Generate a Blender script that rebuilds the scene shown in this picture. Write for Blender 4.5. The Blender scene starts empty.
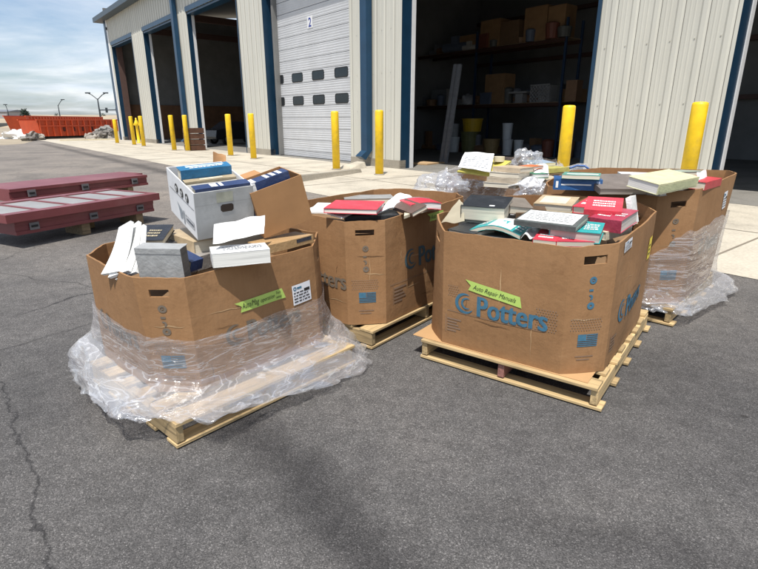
import bpy, math, random
import numpy as np
from mathutils import Vector, Matrix, noise
random.seed(7)
R = math.radians
sc = bpy.context.scene
COL = sc.collection

# ------------------------------------------------------------------ camera maths (metres from picture measurements)
F, CX, CY, HZ, H = 512.0, 379.0, 284.5, 121.0, 1.55
PITCH = math.atan((CY - HZ) / F)
def ray(x, y):
    r = (x - CX) / F; u = -(y - CY) / F
    c, s = math.cos(PITCH), math.sin(PITCH)
    return Vector((r, c + u * s, u * c - s))
def at(x, y, z=0.0):
    d = ray(x, y); return Vector((0, 0, H)) + d * ((z - H) / d.z)
def at_dist(x, y, Y):
    d = ray(x, y); return Vector((0, 0, H)) + d * (Y / d.y)
# building frame: s runs along the wall to the far left, n points out to the lot
U = Vector((-.6298, .77676, 0)); N = Vector((-.77676, -.6298, 0)); P0 = Vector((1.03, 17.35, 0))
def wp(s, n, z): return P0 + U * s + N * n + Vector((0, 0, z))
def on_wall(x, y, n=0.0):
    d = ray(x, y); o = P0 + N * n
    t = o.dot(N) / d.dot(N); q = Vector((0, 0, H)) + d * t
    return (q - o).dot(U), q.z

# ------------------------------------------------------------------ materials
def new_mat(name):
    m = bpy.data.materials.new(name); m.use_nodes = True
    nt = m.node_tree; nt.nodes.clear()
    out = nt.nodes.new('ShaderNodeOutputMaterial')
    return m, nt, out
def nd(nt, typ, **kw):
    n = nt.nodes.new(typ)
    for k, v in kw.items():
        if k == 'ins':
            for a, b in v.items(): n.inputs[a].default_value = b
        else: setattr(n, k, v)
    return n
def ramp(nt, stops):
    n = nt.nodes.new('ShaderNodeValToRGB'); cr = n.color_ramp
    while len(cr.elements) < len(stops): cr.elements.new(.5)
    for e, (p, c) in zip(cr.elements, stops):
        e.position = p; e.color = (c if isinstance(c, tuple) else (c, c, c)) + (1,) if not (isinstance(c, tuple) and len(c) == 4) else c
    return n
def c4(c): return (c[0], c[1], c[2], 1)
_mc = {}
def mat(name, col, rough=.6, var=.12, scale=6.0, bump=0.0, bscale=40.0, metal=0.0, spec=.5, stretch=(1, 1, 1), dirt=0.0, dcol=(.12, .09, .06)):
    if name in _mc: return _mc[name]
    m, nt, out = new_mat(name)
    b = nd(nt, 'ShaderNodeBsdfPrincipled')
    b.inputs['Roughness'].default_value = rough; b.inputs['Metallic'].default_value = metal
    b.inputs['Specular IOR Level'].default_value = spec
    tc = nd(nt, 'ShaderNodeTexCoord'); mp = nd(nt, 'ShaderNodeMapping'); mp.inputs['Scale'].default_value = stretch
    nt.links.new(tc.outputs['Object'], mp.inputs['Vector'])
    nz = nd(nt, 'ShaderNodeTexNoise', ins={'Scale': scale, 'Detail': 5.0, 'Roughness': .6})
    nt.links.new(mp.outputs[0], nz.inputs['Vector'])
    lo = tuple(max(0, c * (1 - var)) for c in col); hi = tuple(min(1, c * (1 + var)) for c in col)
    rp = ramp(nt, [(.3, lo), (.7, hi)]); nt.links.new(nz.outputs['Fac'], rp.inputs[0])
    src = rp.outputs[0]
    if dirt > 0:
        n2 = nd(nt, 'ShaderNodeTexNoise', ins={'Scale': scale * .45, 'Detail': 7.0, 'Roughness': .7})
        nt.links.new(mp.outputs[0], n2.inputs['Vector'])
        r2 = ramp(nt, [(.5, 0.0), (.75, dirt)]); nt.links.new(n2.outputs['Fac'], r2.inputs[0])
        mx = nd(nt, 'ShaderNodeMixRGB'); mx.inputs[2].default_value = c4(dcol)
        nt.links.new(r2.outputs[0], mx.inputs[0]); nt.links.new(src, mx.inputs[1]); src = mx.outputs[0]
    nt.links.new(src, b.inputs['Base Color'])
    if bump > 0:
        n3 = nd(nt, 'ShaderNodeTexNoise', ins={'Scale': bscale, 'Detail': 3.0}); nt.links.new(mp.outputs[0], n3.inputs['Vector'])
        bp = nd(nt, 'ShaderNodeBump', ins={'Strength': bump, 'Distance': .01}); nt.links.new(n3.outputs['Fac'], bp.inputs['Height'])
        nt.links.new(bp.outputs[0], b.inputs['Normal'])
    nt.links.new(b.outputs[0], out.inputs[0])
    _mc[name] = m
    return m

def asphalt_mat():
    m, nt, out = new_mat('asphalt'); L = nt.links.new
    b = nd(nt, 'ShaderNodeBsdfPrincipled', ins={'Roughness': .85, 'Specular IOR Level': .3})
    tc = nd(nt, 'ShaderNodeTexCoord'); co = tc.outputs['Object']
    v = nd(nt, 'ShaderNodeTexVoronoi', ins={'Scale': 215.0}); L(co, v.inputs['Vector'])
    sp = nd(nt, 'ShaderNodeSeparateColor'); L(v.outputs['Color'], sp.inputs[0])
    ag = ramp(nt, [(0, (.056, .0545, .054)), (.45, (.091, .088, .0865)), (.8, (.120, .1155, .113)), (.94, (.157, .151, .147)), (1, (.235, .226, .22))]); L(sp.outputs[0], ag.inputs[0])
    big = nd(nt, 'ShaderNodeTexNoise', ins={'Scale': .55, 'Detail': 6.0, 'Roughness': .62, 'Distortion': .4}); L(co, big.inputs['Vector'])
    br = ramp(nt, [(.3, (.66, .66, .67)), (.5, (.95, .94, .93)), (.72, (1.25, 1.21, 1.16))]); L(big.outputs['Fac'], br.inputs[0])
    mul = nd(nt, 'ShaderNodeMixRGB', blend_type='MULTIPLY', ins={0: 1.0}); L(ag.outputs[0], mul.inputs[1]); L(br.outputs[0], mul.inputs[2])
    # patches between grains: medium blotches
    md = nd(nt, 'ShaderNodeTexNoise', ins={'Scale': 9.0, 'Detail': 8.0, 'Roughness': .75}); L(co, md.inputs['Vector'])
    mr = ramp(nt, [(.3, .74), (.7, 1.24)]); L(md.outputs['Fac'], mr.inputs[0])
    mul2 = nd(nt, 'ShaderNodeMixRGB', blend_type='MULTIPLY', ins={0: 1.0}); L(mul.outputs[0], mul2.inputs[1]); L(mr.outputs[0], mul2.inputs[2])
    src = mul2.outputs[0]
    sx = nd(nt, 'ShaderNodeSeparateXYZ'); L(co, sx.inputs[0])
    wob = nd(nt, 'ShaderNodeTexNoise', ins={'Scale': 1.1, 'Detail': 6.0, 'Roughness': .65}); L(co, wob.inputs['Vector'])
    def band(ax, ay, a0, halfw, soft, dark, lim=None):
        """dark streak: |ax*x+ay*y-a0| < halfw"""
        nonlocal src
        mx = nd(nt, 'ShaderNodeMath', operation='MULTIPLY', ins={1: ax}); L(sx.outputs[0], mx.inputs[0])
        my = nd(nt, 'ShaderNodeMath', operation='MULTIPLY_ADD', ins={1: ay}); L(sx.outputs[1], my.inputs[0]); L(mx.outputs[0], my.inputs[2])
        w2 = nd(nt, 'ShaderNodeMath', operation='MULTIPLY_ADD', ins={1: .5, 2: -a0 - .25}); L(wob.outputs['Fac'], w2.inputs[0])
        ad = nd(nt, 'ShaderNodeMath', operation='ADD'); L(my.outputs[0], ad.inputs[0]); L(w2.outputs[0], ad.inputs[1])
        ab = nd(nt, 'ShaderNodeMath', operation='ABSOLUTE'); L(ad.outputs[0], ab.inputs[0])
        mr = nd(nt, 'ShaderNodeMapRange', interpolation_type='SMOOTHSTEP', ins={1: halfw + soft, 2: max(0, halfw - soft), 3: 0.0, 4: dark}); L(ab.outputs[0], mr.inputs[0])
        fac = mr.outputs[0]
        if lim:
            ax2, ay2, b0, b1, bs = lim
            mx2 = nd(nt, 'ShaderNodeMath', operation='MULTIPLY', ins={1: ax2}); L(sx.outputs[0], mx2.inputs[0])
            my2 = nd(nt, 'ShaderNodeMath', operation='MULTIPLY_ADD', ins={1: ay2}); L(sx.outputs[1], my2.inputs[0]); L(mx2.outputs[0], my2.inputs[2])
            r1 = nd(nt, 'ShaderNodeMapRange', interpolation_type='SMOOTHSTEP', ins={1: b0, 2: b0 + bs, 3: 0.0, 4: 1.0}); L(my2.outputs[0], r1.inputs[0])
            r2 = nd(nt, 'ShaderNodeMapRange', interpolation_type='SMOOTHSTEP', ins={1: b1 - bs, 2: b1, 3: 1.0, 4: 0.0}); L(my2.outputs[0], r2.inputs[0])
            p = nd(nt, 'ShaderNodeMath', operation='MULTIPLY'); L(r1.outputs[0], p.inputs[0]); L(r2.outputs[0], p.inputs[1])
            q = nd(nt, 'ShaderNodeMath', operation='MULTIPLY'); L(p.outputs[0], q.inputs[0]); L(fac, q.inputs[1]); fac = q.outputs[0]
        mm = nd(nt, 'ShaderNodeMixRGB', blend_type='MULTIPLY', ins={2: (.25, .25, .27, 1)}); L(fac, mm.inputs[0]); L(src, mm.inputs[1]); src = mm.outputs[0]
    # the old dark stain running from the left pallet to the lower edge
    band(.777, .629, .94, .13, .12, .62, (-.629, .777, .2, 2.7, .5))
    band(.15, .99, 3.95, .22, .2, .4, (.99, -.15, 2.2, 6.0, .5))  # dark band beside the tall carton, running off to the right
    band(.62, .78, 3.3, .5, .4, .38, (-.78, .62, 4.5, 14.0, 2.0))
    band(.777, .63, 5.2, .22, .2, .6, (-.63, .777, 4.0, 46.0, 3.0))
    band(.77, .64, .0, .006, .007, .7, (-.64, .77, 1.2, 4.6, .2))
    band(.35, .94, 2.25, .009, .007, .85, (.94, -.35, -2.6, -1.75, .1))
    band(.88, -.47, -4.55, .012, .008, .8, (.47, .88, 2.0, 9.0, .3))
    band(.62, .78, -.25, .22, .2, .45, (-.78, .62, 1.0, 6.0, .8))
    band(.3, .95, 1.75, .1, .1, .35, (.95, -.3, -.4, 3.0, .5))
    # oil drips
    od = nd(nt, 'ShaderNodeTexVoronoi', ins={'Scale': 2.1}); dn = nd(nt, 'ShaderNodeTexNoise', ins={'Scale': 9.0, 'Detail': 4.0}); L(co, dn.inputs['Vector'])
    dj = nd(nt, 'ShaderNodeMixRGB', blend_type='ADD', ins={0: .09}); L(co, dj.inputs[1]); L(dn.outputs['Color'], dj.inputs[2]); L(dj.outputs[0], od.inputs['Vector'])
    orr = ramp(nt, [(.025, .8), (.075, 0.0)]); L(od.outputs['Distance'], orr.inputs[0])
    om = nd(nt, 'ShaderNodeMixRGB', blend_type='MULTIPLY', ins={2: (.3, .29, .28, 1)}); L(orr.outputs[0], om.inputs[0]); L(src, om.inputs[1]); src = om.outputs[0]
    # faded lighter lot further off to the left
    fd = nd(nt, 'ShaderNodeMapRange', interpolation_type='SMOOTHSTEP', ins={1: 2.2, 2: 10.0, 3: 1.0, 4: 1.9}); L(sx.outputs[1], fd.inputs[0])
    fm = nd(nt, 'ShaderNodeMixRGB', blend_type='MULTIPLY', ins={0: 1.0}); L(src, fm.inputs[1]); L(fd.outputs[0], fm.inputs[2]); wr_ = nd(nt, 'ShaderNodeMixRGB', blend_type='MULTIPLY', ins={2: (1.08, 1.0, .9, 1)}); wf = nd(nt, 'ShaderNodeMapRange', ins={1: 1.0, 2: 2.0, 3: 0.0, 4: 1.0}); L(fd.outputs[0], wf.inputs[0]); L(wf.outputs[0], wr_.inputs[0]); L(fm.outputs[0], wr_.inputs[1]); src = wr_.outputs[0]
    # cracks
    wv = nd(nt, 'ShaderNodeTexVoronoi', feature='DISTANCE_TO_EDGE', ins={'Scale': .33}); 
    dm = nd(nt, 'ShaderNodeTexNoise', ins={'Scale': 2.2, 'Detail': 6.0}); L(co, dm.inputs['Vector'])
    dv = nd(nt, 'ShaderNodeMixRGB', blend_type='ADD', ins={0: .35}); L(co, dv.inputs[1]); L(dm.outputs['Color'], dv.inputs[2]); L(dv.outputs[0], wv.inputs['Vector'])
    cr = ramp(nt, [(0, .55), (.0045, 0.0)]); L(wv.outputs['Distance'], cr.inputs[0])
    lm = nd(nt, 'ShaderNodeMapRange', interpolation_type='SMOOTHSTEP', ins={1: -1.6, 2: -1.2, 3: 1.0, 4: 0.0}); L(sx.outputs[0], lm.inputs[0])
    cl = nd(nt, 'ShaderNodeMath', operation='MULTIPLY'); L(cr.outputs[0], cl.inputs[0]); L(lm.outputs[0], cl.inputs[1])
    cm = nd(nt, 'ShaderNodeMixRGB', ins={2: (.015, .015, .015, 1)}); L(cl.outputs[0], cm.inputs[0]); L(src, cm.inputs[1]); src = cm.outputs[0]
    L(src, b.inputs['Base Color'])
    bp = nd(nt, 'ShaderNodeBump', ins={'Strength': .7, 'Distance': .004}); L(v.outputs['Distance'], bp.inputs['Height']); bp.invert = True
    L(bp.outputs[0], b.inputs['Normal'])
    L(b.outputs[0], out.inputs[0])
    return m

def film_mat(name='stretch_film', lo=.22, hi=.62, tint=(.93, .93, .95), seed=0.0, stretch=(.8, .8, 4.2)):
    m, nt, out = new_mat(name); L = nt.links.new
    tc = nd(nt, 'ShaderNodeTexCoord'); mp = nd(nt, 'ShaderNodeMapping'); mp.inputs['Scale'].default_value = stretch; mp.inputs['Location'].default_value = (seed, seed, 0)
    mp.inputs['Rotation'].default_value = (.35, .25, 0)
    L(tc.outputs['Object'], mp.inputs['Vector'])
    n1 = nd(nt, 'ShaderNodeTexNoise', ins={'Scale': 2.6, 'Detail': 3.5, 'Roughness': .55, 'Distortion': .5}); L(mp.outputs[0], n1.inputs['Vector'])
    r1 = ramp(nt, [(.30, lo * .7), (.395, lo * .9), (.405, hi * .8), (.412, lo), (.488, lo * 1.1), (.50, hi), (.512, lo * 1.3), (.59, lo * .9), (.598, hi * .9), (.608, lo), (.8, lo * 1.4)]); L(n1.outputs['Fac'], r1.inputs[0])
    lw = nd(nt, 'ShaderNodeLayerWeight', ins={'Blend': .25})
    ad = nd(nt, 'ShaderNodeMath', operation='MULTIPLY_ADD', ins={1: .3}); L(lw.outputs['Facing'], ad.inputs[0]); L(r1.outputs[0], ad.inputs[2])
    ad.use_clamp = True
    bp = nd(nt, 'ShaderNodeBump', ins={'Strength': .8, 'Distance': .04}); L(n1.outputs['Fac'], bp.inputs['Height'])
    tr = nd(nt, 'ShaderNodeBsdfTransparent', ins={'Color': (.95, .95, .96, 1)})
    gl = nd(nt, 'ShaderNodeBsdfGlossy', ins={'Roughness': .12, 'Color': (1, 1, 1, 1)}); L(bp.outputs[0], gl.inputs['Normal'])
    df = nd(nt, 'ShaderNodeBsdfDiffuse', ins={'Color': c4(tint)}); L(bp.outputs[0], df.inputs['Normal'])
    tl = nd(nt, 'ShaderNodeBsdfTranslucent', ins={'Color': c4(tint)})
    m1 = nd(nt, 'ShaderNodeMixShader', ins={0: .45}); L(df.outputs[0], m1.inputs[1]); L(tl.outputs[0], m1.inputs[2])
    m2 = nd(nt, 'ShaderNodeMixShader', ins={0: .45}); L(m1.outputs[0], m2.inputs[1]); L(gl.outputs[0], m2.inputs[2])
    m3 = nd(nt, 'ShaderNodeMixShader'); L(ad.outputs[0], m3.inputs[0]); L(tr.outputs[0], m3.inputs[1]); L(m2.outputs[0], m3.inputs[2])
    L(m3.outputs[0], out.inputs[0])
    return m

def wood_mat(name, col):
    if name in _mc: return _mc[name]
    m, nt, out = new_mat(name); L = nt.links.new
    b = nd(nt, 'ShaderNodeBsdfPrincipled', ins={'Roughness': .75})
    tc = nd(nt, 'ShaderNodeTexCoord'); oi = nd(nt, 'ShaderNodeObjectInfo')
    mp = nd(nt, 'ShaderNodeMapping'); mp.inputs['Scale'].default_value = (2, 30, 30); L(tc.outputs['Object'], mp.inputs['Vector'])
    n = nd(nt, 'ShaderNodeTexNoise', noise_dimensions='4D', ins={'Scale': 1.6, 'Detail': 6.0, 'Distortion': .8}); L(mp.outputs[0], n.inputs['Vector'])
    wm = nd(nt, 'ShaderNodeMath', operation='MULTIPLY', ins={1: 50.0}); L(oi.outputs['Random'], wm.inputs[0]); L(wm.outputs[0], n.inputs['W'])
    r = ramp(nt, [(.26, tuple(c * .42 for c in col)), (.42, tuple(c * .8 for c in col)), (.55, col), (.75, tuple(min(1, c * 1.25) for c in col))]); L(n.outputs['Fac'], r.inputs[0])
    hs = nd(nt, 'ShaderNodeHueSaturation'); L(r.outputs[0], hs.inputs['Color'])
    vr = nd(nt, 'ShaderNodeMapRange', ins={3: .62, 4: 1.12}); L(oi.outputs['Random'], vr.inputs[0]); L(vr.outputs[0], hs.inputs['Value'])
    L(hs.outputs[0], b.inputs['Base Color'])
    bp = nd(nt, 'ShaderNodeBump', ins={'Strength': .35, 'Distance': .004}); L(n.outputs['Fac'], bp.inputs['Height']); L(bp.outputs[0], b.inputs['Normal'])
    L(b.outputs[0], out.inputs[0]); _mc[name] = m
    return m

def card_mat():
    m, nt, out = new_mat('corrugated_cardboard'); L = nt.links.new
    b = nd(nt, 'ShaderNodeBsdfPrincipled', ins={'Roughness': .82, 'Specular IOR Level': .25})
    tc = nd(nt, 'ShaderNodeTexCoord'); co = tc.outputs['Object']
    n = nd(nt, 'ShaderNodeTexNoise', ins={'Scale': 2.2, 'Detail': 7.0, 'Roughness': .65}); L(co, n.inputs['Vector'])
    r = ramp(nt, [(.3, (.255, .137, .062)), (.5, (.293, .159, .073)), (.72, (.33, .185, .089))]); L(n.outputs['Fac'], r.inputs[0])
    mp = nd(nt, 'ShaderNodeMapping'); mp.inputs['Scale'].default_value = (60, 60, 3); L(co, mp.inputs['Vector'])
    n2 = nd(nt, 'ShaderNodeTexNoise', ins={'Scale': 1.0, 'Detail': 3.0}); L(mp.outputs[0], n2.inputs['Vector'])
    r2 = ramp(nt, [(.3, .96), (.7, 1.03)]); L(n2.outputs['Fac'], r2.inputs[0])
    mu = nd(nt, 'ShaderNodeMixRGB', blend_type='MULTIPLY', ins={0: 1.0}); L(r.outputs[0], mu.inputs[1]); L(r2.outputs[0], mu.inputs[2])
    # scuffs
    mp3 = nd(nt, 'ShaderNodeMapping'); mp3.inputs['Scale'].default_value = (4, 4, 26); L(co, mp3.inputs['Vector'])
    n3 = nd(nt, 'ShaderNodeTexNoise', ins={'Scale': 1.3, 'Detail': 8.0, 'Roughness': .75}); L(mp3.outputs[0], n3.inputs['Vector'])
    r3 = ramp(nt, [(.6, 0.0), (.75, .42)]); L(n3.outputs['Fac'], r3.inputs[0])
    mx = nd(nt, 'ShaderNodeMixRGB', ins={2: (.40, .25, .13, 1)}); L(r3.outputs[0], mx.inputs[0]); L(mu.outputs[0], mx.inputs[1])
    n4 = nd(nt, 'ShaderNodeTexNoise', ins={'Scale': 5.5, 'Detail': 9.0, 'Roughness': .72, 'Distortion': .6}); L(co, n4.inputs['Vector'])
    r4 = ramp(nt, [(.56, 0.0), (.7, .5)]); L(n4.outputs['Fac'], r4.inputs[0])
    mx2 = nd(nt, 'ShaderNodeMixRGB', ins={2: (.17, .085, .036, 1)}); L(r4.outputs[0], mx2.inputs[0]); L(mx.outputs[0], mx2.inputs[1])
    L(mx2.outputs[0], b.inputs['Base Color'])
    bp = nd(nt, 'ShaderNodeBump', ins={'Strength': .6, 'Distance': .02}); L(n.outputs['Fac'], bp.inputs['Height']); L(bp.outputs[0], b.inputs['Normal'])
    L(b.outputs[0], out.inputs[0])
    return m

def page_mat(name, col):
    if name in _mc: return _mc[name]
    m, nt, out = new_mat(name); L = nt.links.new
    b = nd(nt, 'ShaderNodeBsdfPrincipled', ins={'Roughness': .85})
    tc = nd(nt, 'ShaderNodeTexCoord')
    mp = nd(nt, 'ShaderNodeMapping'); mp.inputs['Scale'].default_value = (2.5, 2.5, 260); L(tc.outputs['Object'], mp.inputs['Vector'])
    n = nd(nt, 'ShaderNodeTexNoise', ins={'Scale': 1.0, 'Detail': 4.0}); L(mp.outputs[0], n.inputs['Vector'])
    r = ramp(nt, [(.25, tuple(c * .55 for c in col)), (.5, tuple(c * .92 for c in col)), (.7, col)]); L(n.outputs['Fac'], r.inputs[0])
    L(r.outputs[0], b.inputs['Base Color']); L(b.outputs[0], out.inputs[0]); _mc[name] = m
    return m

def concrete_mat(name, col, joint=0.0):
    m, nt, out = new_mat(name); L = nt.links.new
    b = nd(nt, 'ShaderNodeBsdfPrincipled', ins={'Roughness': .85})
    tc = nd(nt, 'ShaderNodeTexCoord'); co = tc.outputs['Object']
    n = nd(nt, 'ShaderNodeTexNoise', ins={'Scale': .8, 'Detail': 9.0, 'Roughness': .68}); L(co, n.inputs['Vector'])
    r = ramp(nt, [(.28, tuple(c * .62 for c in col)), (.5, col), (.72, tuple(min(1, c * 1.18) for c in col))]); L(n.outputs['Fac'], r.inputs[0])
    n2 = nd(nt, 'ShaderNodeTexNoise', ins={'Scale': 30.0, 'Detail': 4.0}); L(co, n2.inputs['Vector'])
    r2 = ramp(nt, [(.3, .85), (.7, 1.1)]); L(n2.outputs['Fac'], r2.inputs[0])
    mu = nd(nt, 'ShaderNodeMixRGB', blend_type='MULTIPLY', ins={0: 1.0}); L(r.outputs[0], mu.inputs[1]); L(r2.outputs[0], mu.inputs[2])
    L(mu.outputs[0], b.inputs['Base Color'])
    bp = nd(nt, 'ShaderNodeBump', ins={'Strength': .3, 'Distance': .01}); L(n2.outputs['Fac'], bp.inputs['Height']); L(bp.outputs[0], b.inputs['Normal'])
    L(b.outputs[0], out.inputs[0])
    return m

M = dict(
    jamb=mat('shaded_jamb_blue', (.005, .030, .064), .4, .15, 2.0),  # trim blue darkened, the shade of the bay reveals put into the colour
    asphalt=asphalt_mat(), card=card_mat(), film=film_mat(), film2=film_mat('stretch_film_white', .24, .62, seed=5.0, stretch=(1.6, 1.6, 3)),
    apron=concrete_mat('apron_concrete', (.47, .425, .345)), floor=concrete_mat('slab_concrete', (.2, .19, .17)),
    found=concrete_mat('foundation_concrete', (.30, .27, .22)),
    dirt=mat('dry_dirt', (.30, .25, .18), .95, .3, .35, .5, 6, dirt=.6, dcol=(.16, .15, .1)),
    field=mat('dry_field', (.36, .29, .2), .95, .2, .05),
    wall=mat('cream_metal', (.525, .513, .45), .42, .06, 1.2, dirt=.3, dcol=(.42, .39, .32), stretch=(1, 1, .25)),
    blue=mat('blue_trim_paint', (.006, .042, .092), .38, .15, 2.0),
    white_trim=mat('white_trim', (.7, .7, .7), .4, .05),
    roof=mat('dark_gutter_metal', (.05, .075, .1), .5, .1),
    door=mat('roller_door_paint', (.53, .54, .555), .45, .06, 1.5, dirt=.2, dcol=(.35, .34, .32)),
    groove=mat('door_groove_dark', (.05, .05, .055), .7),  # dark backing seen in the gaps between door sections
    glass=mat('dark_window_glass', (.012, .016, .02), .08, .2),
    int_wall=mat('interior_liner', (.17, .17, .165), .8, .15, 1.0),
    int_wood=mat('interior_plywood', (.16, .08, .04), .8, .25, 1.5),
    yellow=mat('bollard_yellow', (.86, .56, .012), .45, .1, 7.0, dirt=.55, dcol=(.42, .3, .08)),
    orange=mat('container_orange', (.55, .075, .022), .55, .15, 1.0, dirt=.3, dcol=(.25, .06, .03)),
    dark=mat('black_rubber', (.012, .012, .013), .6),
    maroon=mat('maroon_paint', (.19, .048, .052), .42, .12, 2.0, dirt=.4, dcol=(.3, .15, .14)),
    panel=mat('grey_panel', (.27, .265, .26), .5, .12, 3.0),
    steel=mat('galvanised_steel', (.36, .37, .39), .45, .15, 8.0, metal=.6),
    woodp=wood_mat('pallet_wood', (.52, .375, .19)), woodg=wood_mat('old_wood', (.36, .26, .15)),
    blockpink=wood_mat('pink_block_wood', (.42, .19, .15)),
    ink=mat('blue_print', (.045, .145, .225), .8, .15, 30), inkdim=mat('faded_print', (.235, .155, .105), .85, .1, 30),
    inkgrey=mat('grey_print', (.15, .12, .09), .85, .15, 30),
    inkmid=mat('dull_blue_print', (.06, .105, .125), .85, .15, 30),
    tape=mat('green_tape', (.42, .58, .13), .5, .06), pen=mat('black_marker', (.02, .02, .02), .6),
    sticker=mat('white_sticker', (.76, .77, .8), .45, .04), ystick=mat('yellow_sticker', (.8, .62, .04), .5),
    white=mat('white_board', (.74, .745, .75), .6, .05, 5, dirt=.35, dcol=(.45, .44, .43)),
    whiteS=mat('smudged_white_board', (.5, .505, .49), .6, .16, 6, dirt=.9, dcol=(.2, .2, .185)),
    paper=mat('white_paper', (.8, .8, .78), .8, .04, 4), brown=mat('brown_carton', (.36, .19, .08), .8, .14, 3, .2, 5),
    cream=mat('cream_card', (.62, .55, .40), .8, .1, 4), tan=mat('tan_card', (.5, .34, .19), .8, .1, 4),
)

# ------------------------------------------------------------------ mesh helpers
class MB:
    def __init__(s): s.v = []; s.f = []
    def add(s, vs, fs):
        o = len(s.v); s.v += [tuple(v) for v in vs]; s.f += [tuple(i + o for i in f) for f in fs]; return s
    def box(s, x0, x1, y0, y1, z0, z1, T=None):
        vs = [Vector(p) for p in ((x0, y0, z0), (x1, y0, z0), (x1, y1, z0), (x0, y1, z0), (x0, y0, z1), (x1, y0, z1), (x1, y1, z1), (x0, y1, z1))]
        if T: vs = [T(v) for v in vs]
        return s.add(vs, [(0, 3, 2, 1), (4, 5, 6, 7), (0, 1, 5, 4), (1, 2, 6, 5), (2, 3, 7, 6), (3, 0, 4, 7)])
    def tube(s, pts, r, n=10, cap=True):
        pts = [Vector(p) for p in pts]; rs = r if isinstance(r, (list, tuple)) else [r] * len(pts)
        rings = []
        for i, p in enumerate(pts):
            t = (pts[min(i + 1, len(pts) - 1)] - pts[max(i - 1, 0)]).normalized()
            a = Vector((0, 0, 1)) if abs(t.z) < .9 else Vector((1, 0, 0))
            x = t.cross(a).normalized(); y = t.cross(x).normalized()
            rings.append([p + x * rs[i] * math.cos(2 * math.pi * k / n) + y * rs[i] * math.sin(2 * math.pi * k / n) for k in range(n)])
        vs = [v for rg in rings for v in rg]; fs = []
        for i in range(len(pts) - 1):
            for k in range(n): fs.append((i * n + k, i * n + (k + 1) % n, (i + 1) * n + (k + 1) % n, (i + 1) * n + k))
        if cap: fs.append(tuple(range(n))[::-1]); fs.append(tuple((len(pts) - 1) * n + k for k in range(n)))
        return s.add(vs, fs)
    def lathe(s, prof, c=(0, 0, 0), n=20):
        c = Vector(c); vs = []; fs = []
        for r, z in prof: vs += [c + Vector((r * math.cos(2 * math.pi * k / n), r * math.sin(2 * math.pi * k / n), z)) for k in range(n)]
        for i in range(len(prof) - 1):
            for k in range(n): fs.append((i * n + k, i * n + (k + 1) % n, (i + 1) * n + (k + 1) % n, (i + 1) * n + k))
        if prof[0][0] > 1e-4: fs.append(tuple(range(n))[::-1])
        if prof[-1][0] > 1e-4: fs.append(tuple((len(prof) - 1) * n + k for k in range(n)))
        return s.add(vs, fs)
    def grid(s, fn, nu, nv):
        vs = [fn(i / nu, j / nv) for j in range(nv + 1) for i in range(nu + 1)]
        fs = [(j * (nu + 1) + i, j * (nu + 1) + i + 1, (j + 1) * (nu + 1) + i + 1, (j + 1) * (nu + 1) + i) for j in range(nv) for i in range(nu)]
        return s.add(vs, fs)
    def build(s, name, m, parent=None, smooth=False, loc=None, bevel=0):
        me = bpy.data.meshes.new(name); me.from_pydata(s.v, [], s.f)
        if smooth:
            for p in me.polygons: p.use_smooth = True
        me.materials.append(m); me.update()
        o = bpy.data.objects.new(name, me); COL.objects.link(o)
        if parent: o.parent = parent
        if loc is not None: o.location = loc
        if bevel:
            b = o.modifiers.new('bevel', 'BEVEL'); b.width = bevel; b.segments = 2; b.limit_method = 'ANGLE'
        return o
def tag(o, label=None, cat=None, group=None, kind=None):
    if label: o['label'] = label
    if cat: o['category'] = cat
    if group: o['group'] = group
    if kind: o['kind'] = kind
    return o
def empty(name, label, cat, loc=(0, 0, 0), rz=0.0, group=None):
    o = bpy.data.objects.new(name, None); COL.objects.link(o); o.location = loc; o.rotation_euler = (0, 0, rz); o.empty_display_size = .1
    return tag(o, label, cat, group)
def copy_thing(o, loc, rz=None):
    r = o.copy(); COL.objects.link(r); r.location = loc
    if rz is not None: r.rotation_euler = (0, 0, rz)
    for ch in o.children:
        c = ch.copy(); COL.objects.link(c); c.parent = r
        for g in ch.children:
            d = g.copy(); COL.objects.link(d); d.parent = c
    return r
_fc = {}
def text_shape(txt, bold=0.0, shear=0.0, squeeze=1.0):
    """letters as flat polygons, height of a capital = 1, left edge at x = 0"""
    key = (txt, bold, shear, squeeze)
    if key in _fc: return _fc[key]
    cu = bpy.data.curves.new('letters', 'FONT'); cu.body = txt; cu.size = 1.0; cu.offset = bold; cu.shear = shear; cu.resolution_u = 3
    ob = bpy.data.objects.new('letters', cu); COL.objects.link(ob)
    dg = bpy.context.evaluated_depsgraph_get(); dg.update()
    me = ob.evaluated_get(dg).to_mesh()
    vs = [v.co.copy() for v in me.vertices]; fs = [tuple(p.vertices) for p in me.polygons]
    x0 = min(v.x for v in vs); k = 1 / .72
    vs = [((v.x - x0) * k * squeeze, v.y * k) for v in vs]
    ob.evaluated_get(dg).to_mesh_clear(); bpy.data.objects.remove(ob); bpy.data.curves.remove(cu)
    w = max(v[0] for v in vs); _fc[key] = (vs, fs, w)
    return _fc[key]

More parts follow.
